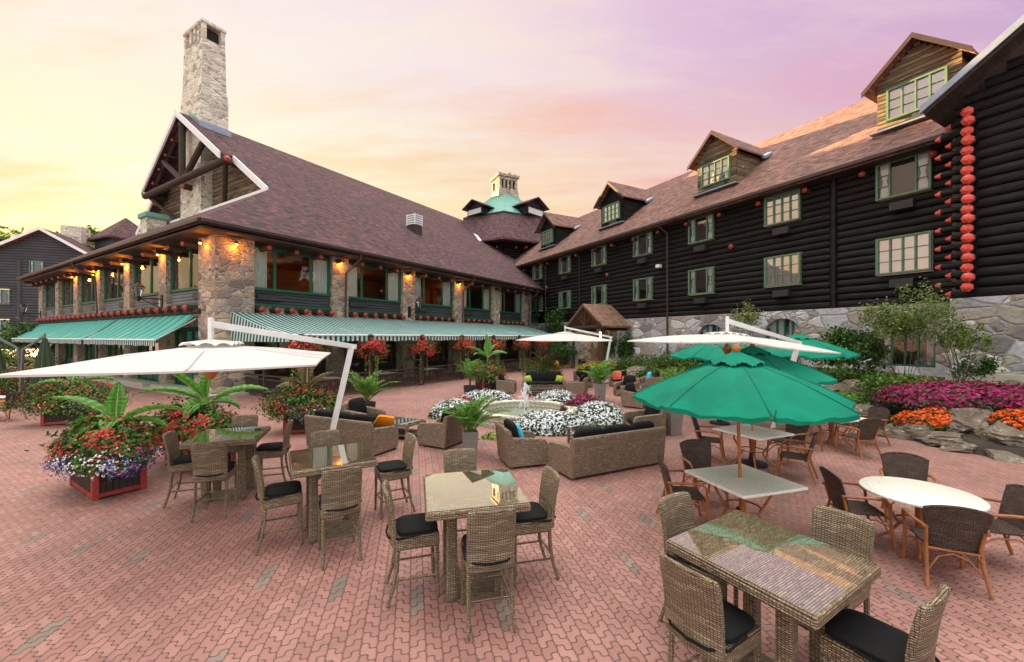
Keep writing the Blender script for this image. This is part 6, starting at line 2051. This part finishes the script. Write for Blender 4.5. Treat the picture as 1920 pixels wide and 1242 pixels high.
place('violet_plant', 'small violet flowering plant among the boulders', 1660, 12.9, (.35, .3, .2), .2, 350, PUR + GR, clumps=8, L=.09, Wd=.06, seed=32, cat='plant')
# left side far bushes and trees
shrub('round_bush', 'dark rounded bush at the foot of the far log wing', -42, 36.5, 0, (3.4, 2, 2.2), 2.0, 3200, GRD + GR, clumps=30, L=.3, Wd=.18, seed=40, group='far bushes on the left', cat='bush')
shrub('yellow_bush', 'yellow green bush behind the folded olive parasols', -36.5, 31, 0, (2.4, 1.2, 1.1), .9, 1600, GRY + GR, clumps=20, L=.22, Wd=.13, seed=41, group='far bushes on the left', cat='bush')
bed('orange_flower_bed', 'orange flower bed far behind the folded olive parasols', -31.5, 27.5, (1.8, .8, .8), ORA + MAG[:1], 900, 42, .14, 'far bushes on the left')
def tree(label, x, y, h, rad, n, seed, cols=GR + GRY):
    global RNG
    RNG = np.random.default_rng(seed); rr = random.Random(seed)
    t = thing('leafy_tree', label, 'tree', (x, y, 0), 0, 'trees beyond the roofs')
    mb = MB(); top = h - rad[2] * .5
    mb.tube([(0, 0, 0), (.2, 0, top * .5), (0, .1, top)], [.5, .4, .2], 8)
    for k in range(12):
        a = rr.uniform(0, 2 * PI); q = Vector((rad[0] * .8 * math.cos(a), rad[1] * .8 * math.sin(a), top + rad[2] * rr.uniform(-.5, .5)))
        mb.tube([(0, 0, top * rr.uniform(.6, .9)), q * .5 + Vector((0, 0, top * .45)), q], [.16, .1, .04], 5)
    mb.build('trunk', M['bark'], t, smooth=True)
    mb = MB(); p, v = blob(n, (0, 0, h - rad[2]), rad, 60, .17, hollow=.3); leaves(mb, p, .8, .5, cols); mb.build('crown', M['leaf'], t)
    return t
tree('sunlit tree rising behind the far log wing at the left edge', -96, 76, 23.5, (6, 5, 5), 3200, 61)
tree('tree top between the far gable and the turret', -92, 90, 26.0, (4.5, 4, 4), 2200, 62)

# ground cover on the bank, lawn, terrain
RNG = np.random.default_rng(90)
mb = MB()
pts = []
while len(pts) < 15000:
    Y = RNG.uniform(11, 35); X = edge_x(Y) + RNG.uniform(.25, 7)
    lx = (X - OC[0]) * .8805 + (Y - OC[1]) * .474
    if lx > -.4: continue
    if Y < 14.5 and X > 11.5 + (Y - 11) * .2: continue
    if math.sin(X * 1.3 + 2) + math.sin(Y * 1.1) + RNG.normal() * .6 < -.3: continue
    pts.append((X, Y, hg(X, Y) + RNG.uniform(.02, .22)))
leaves(mb, np.array(pts), .15, .09, GR + GRD + GRY, up=.8)
gc = mb.build('ground_cover', M['leaf']); gc['kind'] = 'stuff'; gc['label'] = 'mixed green ground cover on the garden bank'
mb = MB()
NX, NY = 60, 110
vs = []
for j in range(NY + 1):
    Y = 1 + 36 * j / NY
    for i in range(NX + 1):
        d = 24 * (i / NX) ** 1.6
        X = edge_x(Y) + d - .02
        vs.append((X, Y, hg(X, Y) - (.02 if i == 0 else 0)))
mb.add(vs, [(j * (NX + 1) + i, j * (NX + 1) + i + 1, (j + 1) * (NX + 1) + i + 1, (j + 1) * (NX + 1) + i) for j in range(NY) for i in range(NX)])
g = mb.build('garden_soil', M['soil'], smooth='all'); g['kind'] = 'structure'
mb = MB()
vs = []
NX, NY = 30, 30
for j in range(NY + 1):
    for i in range(NX + 1):
        u, v = i / NX, j / NY
        X = 14.2 + 10 * u; Y = 12.6 + 3.6 * v - .1 * u
        vs.append((X, Y, hg(X, Y) + .012))
mb.add(vs, [(j * (NX + 1) + i, j * (NX + 1) + i + 1, (j + 1) * (NX + 1) + i + 1, (j + 1) * (NX + 1) + i) for j in range(NY) for i in range(NX)])
g = mb.build('lawn', M['grass'], smooth='all'); g['kind'] = 'structure'
mb = MB(); 
gp = []
for k in range(6000):
    X = RNG.uniform(14.2, 21); Y = RNG.uniform(12.6, 16)
    gp.append((X, Y, hg(X, Y) + .03))
leaves(mb, np.array(gp), .09, .012, [lin(96, 124, 48), lin(124, 150, 64), lin(80, 106, 40)], up=.0)
g = mb.build('grass_blades', M['leaf']); g['kind'] = 'stuff'; g['label'] = 'short lawn grass by the concrete footing'

# small things by the porch
t = thing('litter_bin', 'tall black litter bin beside the porch wall', 'bin', (*K(1091, 33.0), 0), .3)
mb = MB(); mb.box(-.24, .24, -.2, .2, 0, .85); mb.build('bin_body', M['black_metal'], t, bevel=.04)
mb = MB(); mb.box(-.27, .27, -.23, .23, .85, 1.05); mb.build('bin_hood', M['black_metal'], t, bevel=.08)
mb = MB(); mb.box(-.16, .16, -.24, -.228, .89, .98); mb.build('bin_flap', M['grey_metal'], t)
t = thing('yellow_canister', 'yellow canister standing left of the dark bush by the porch', 'canister', (*K(1044, 33.5), 0))
mb = MB(); mb.lathe([(.17, 0), (.19, .05), (.19, .6), (.14, .7), (.14, .76), (0, .78)], 16); mb.build('canister_body', M['yellow'], t, smooth=True)
mb = MB(); mb.lathe([(.08, .77), (.08, .85), (0, .87)], 10); mb.build('canister_cap', M['yellow'], t, smooth=True)

# ------------------------------------------------------------------ ground
mb = MB(); mb.add([(-600, -60, 0), (600, -60, 0), (600, 900, 0), (-600, 900, 0)], [(0, 1, 2, 3)])
pv = mb.build('patio', M['pavers']); pv['kind'] = 'structure'
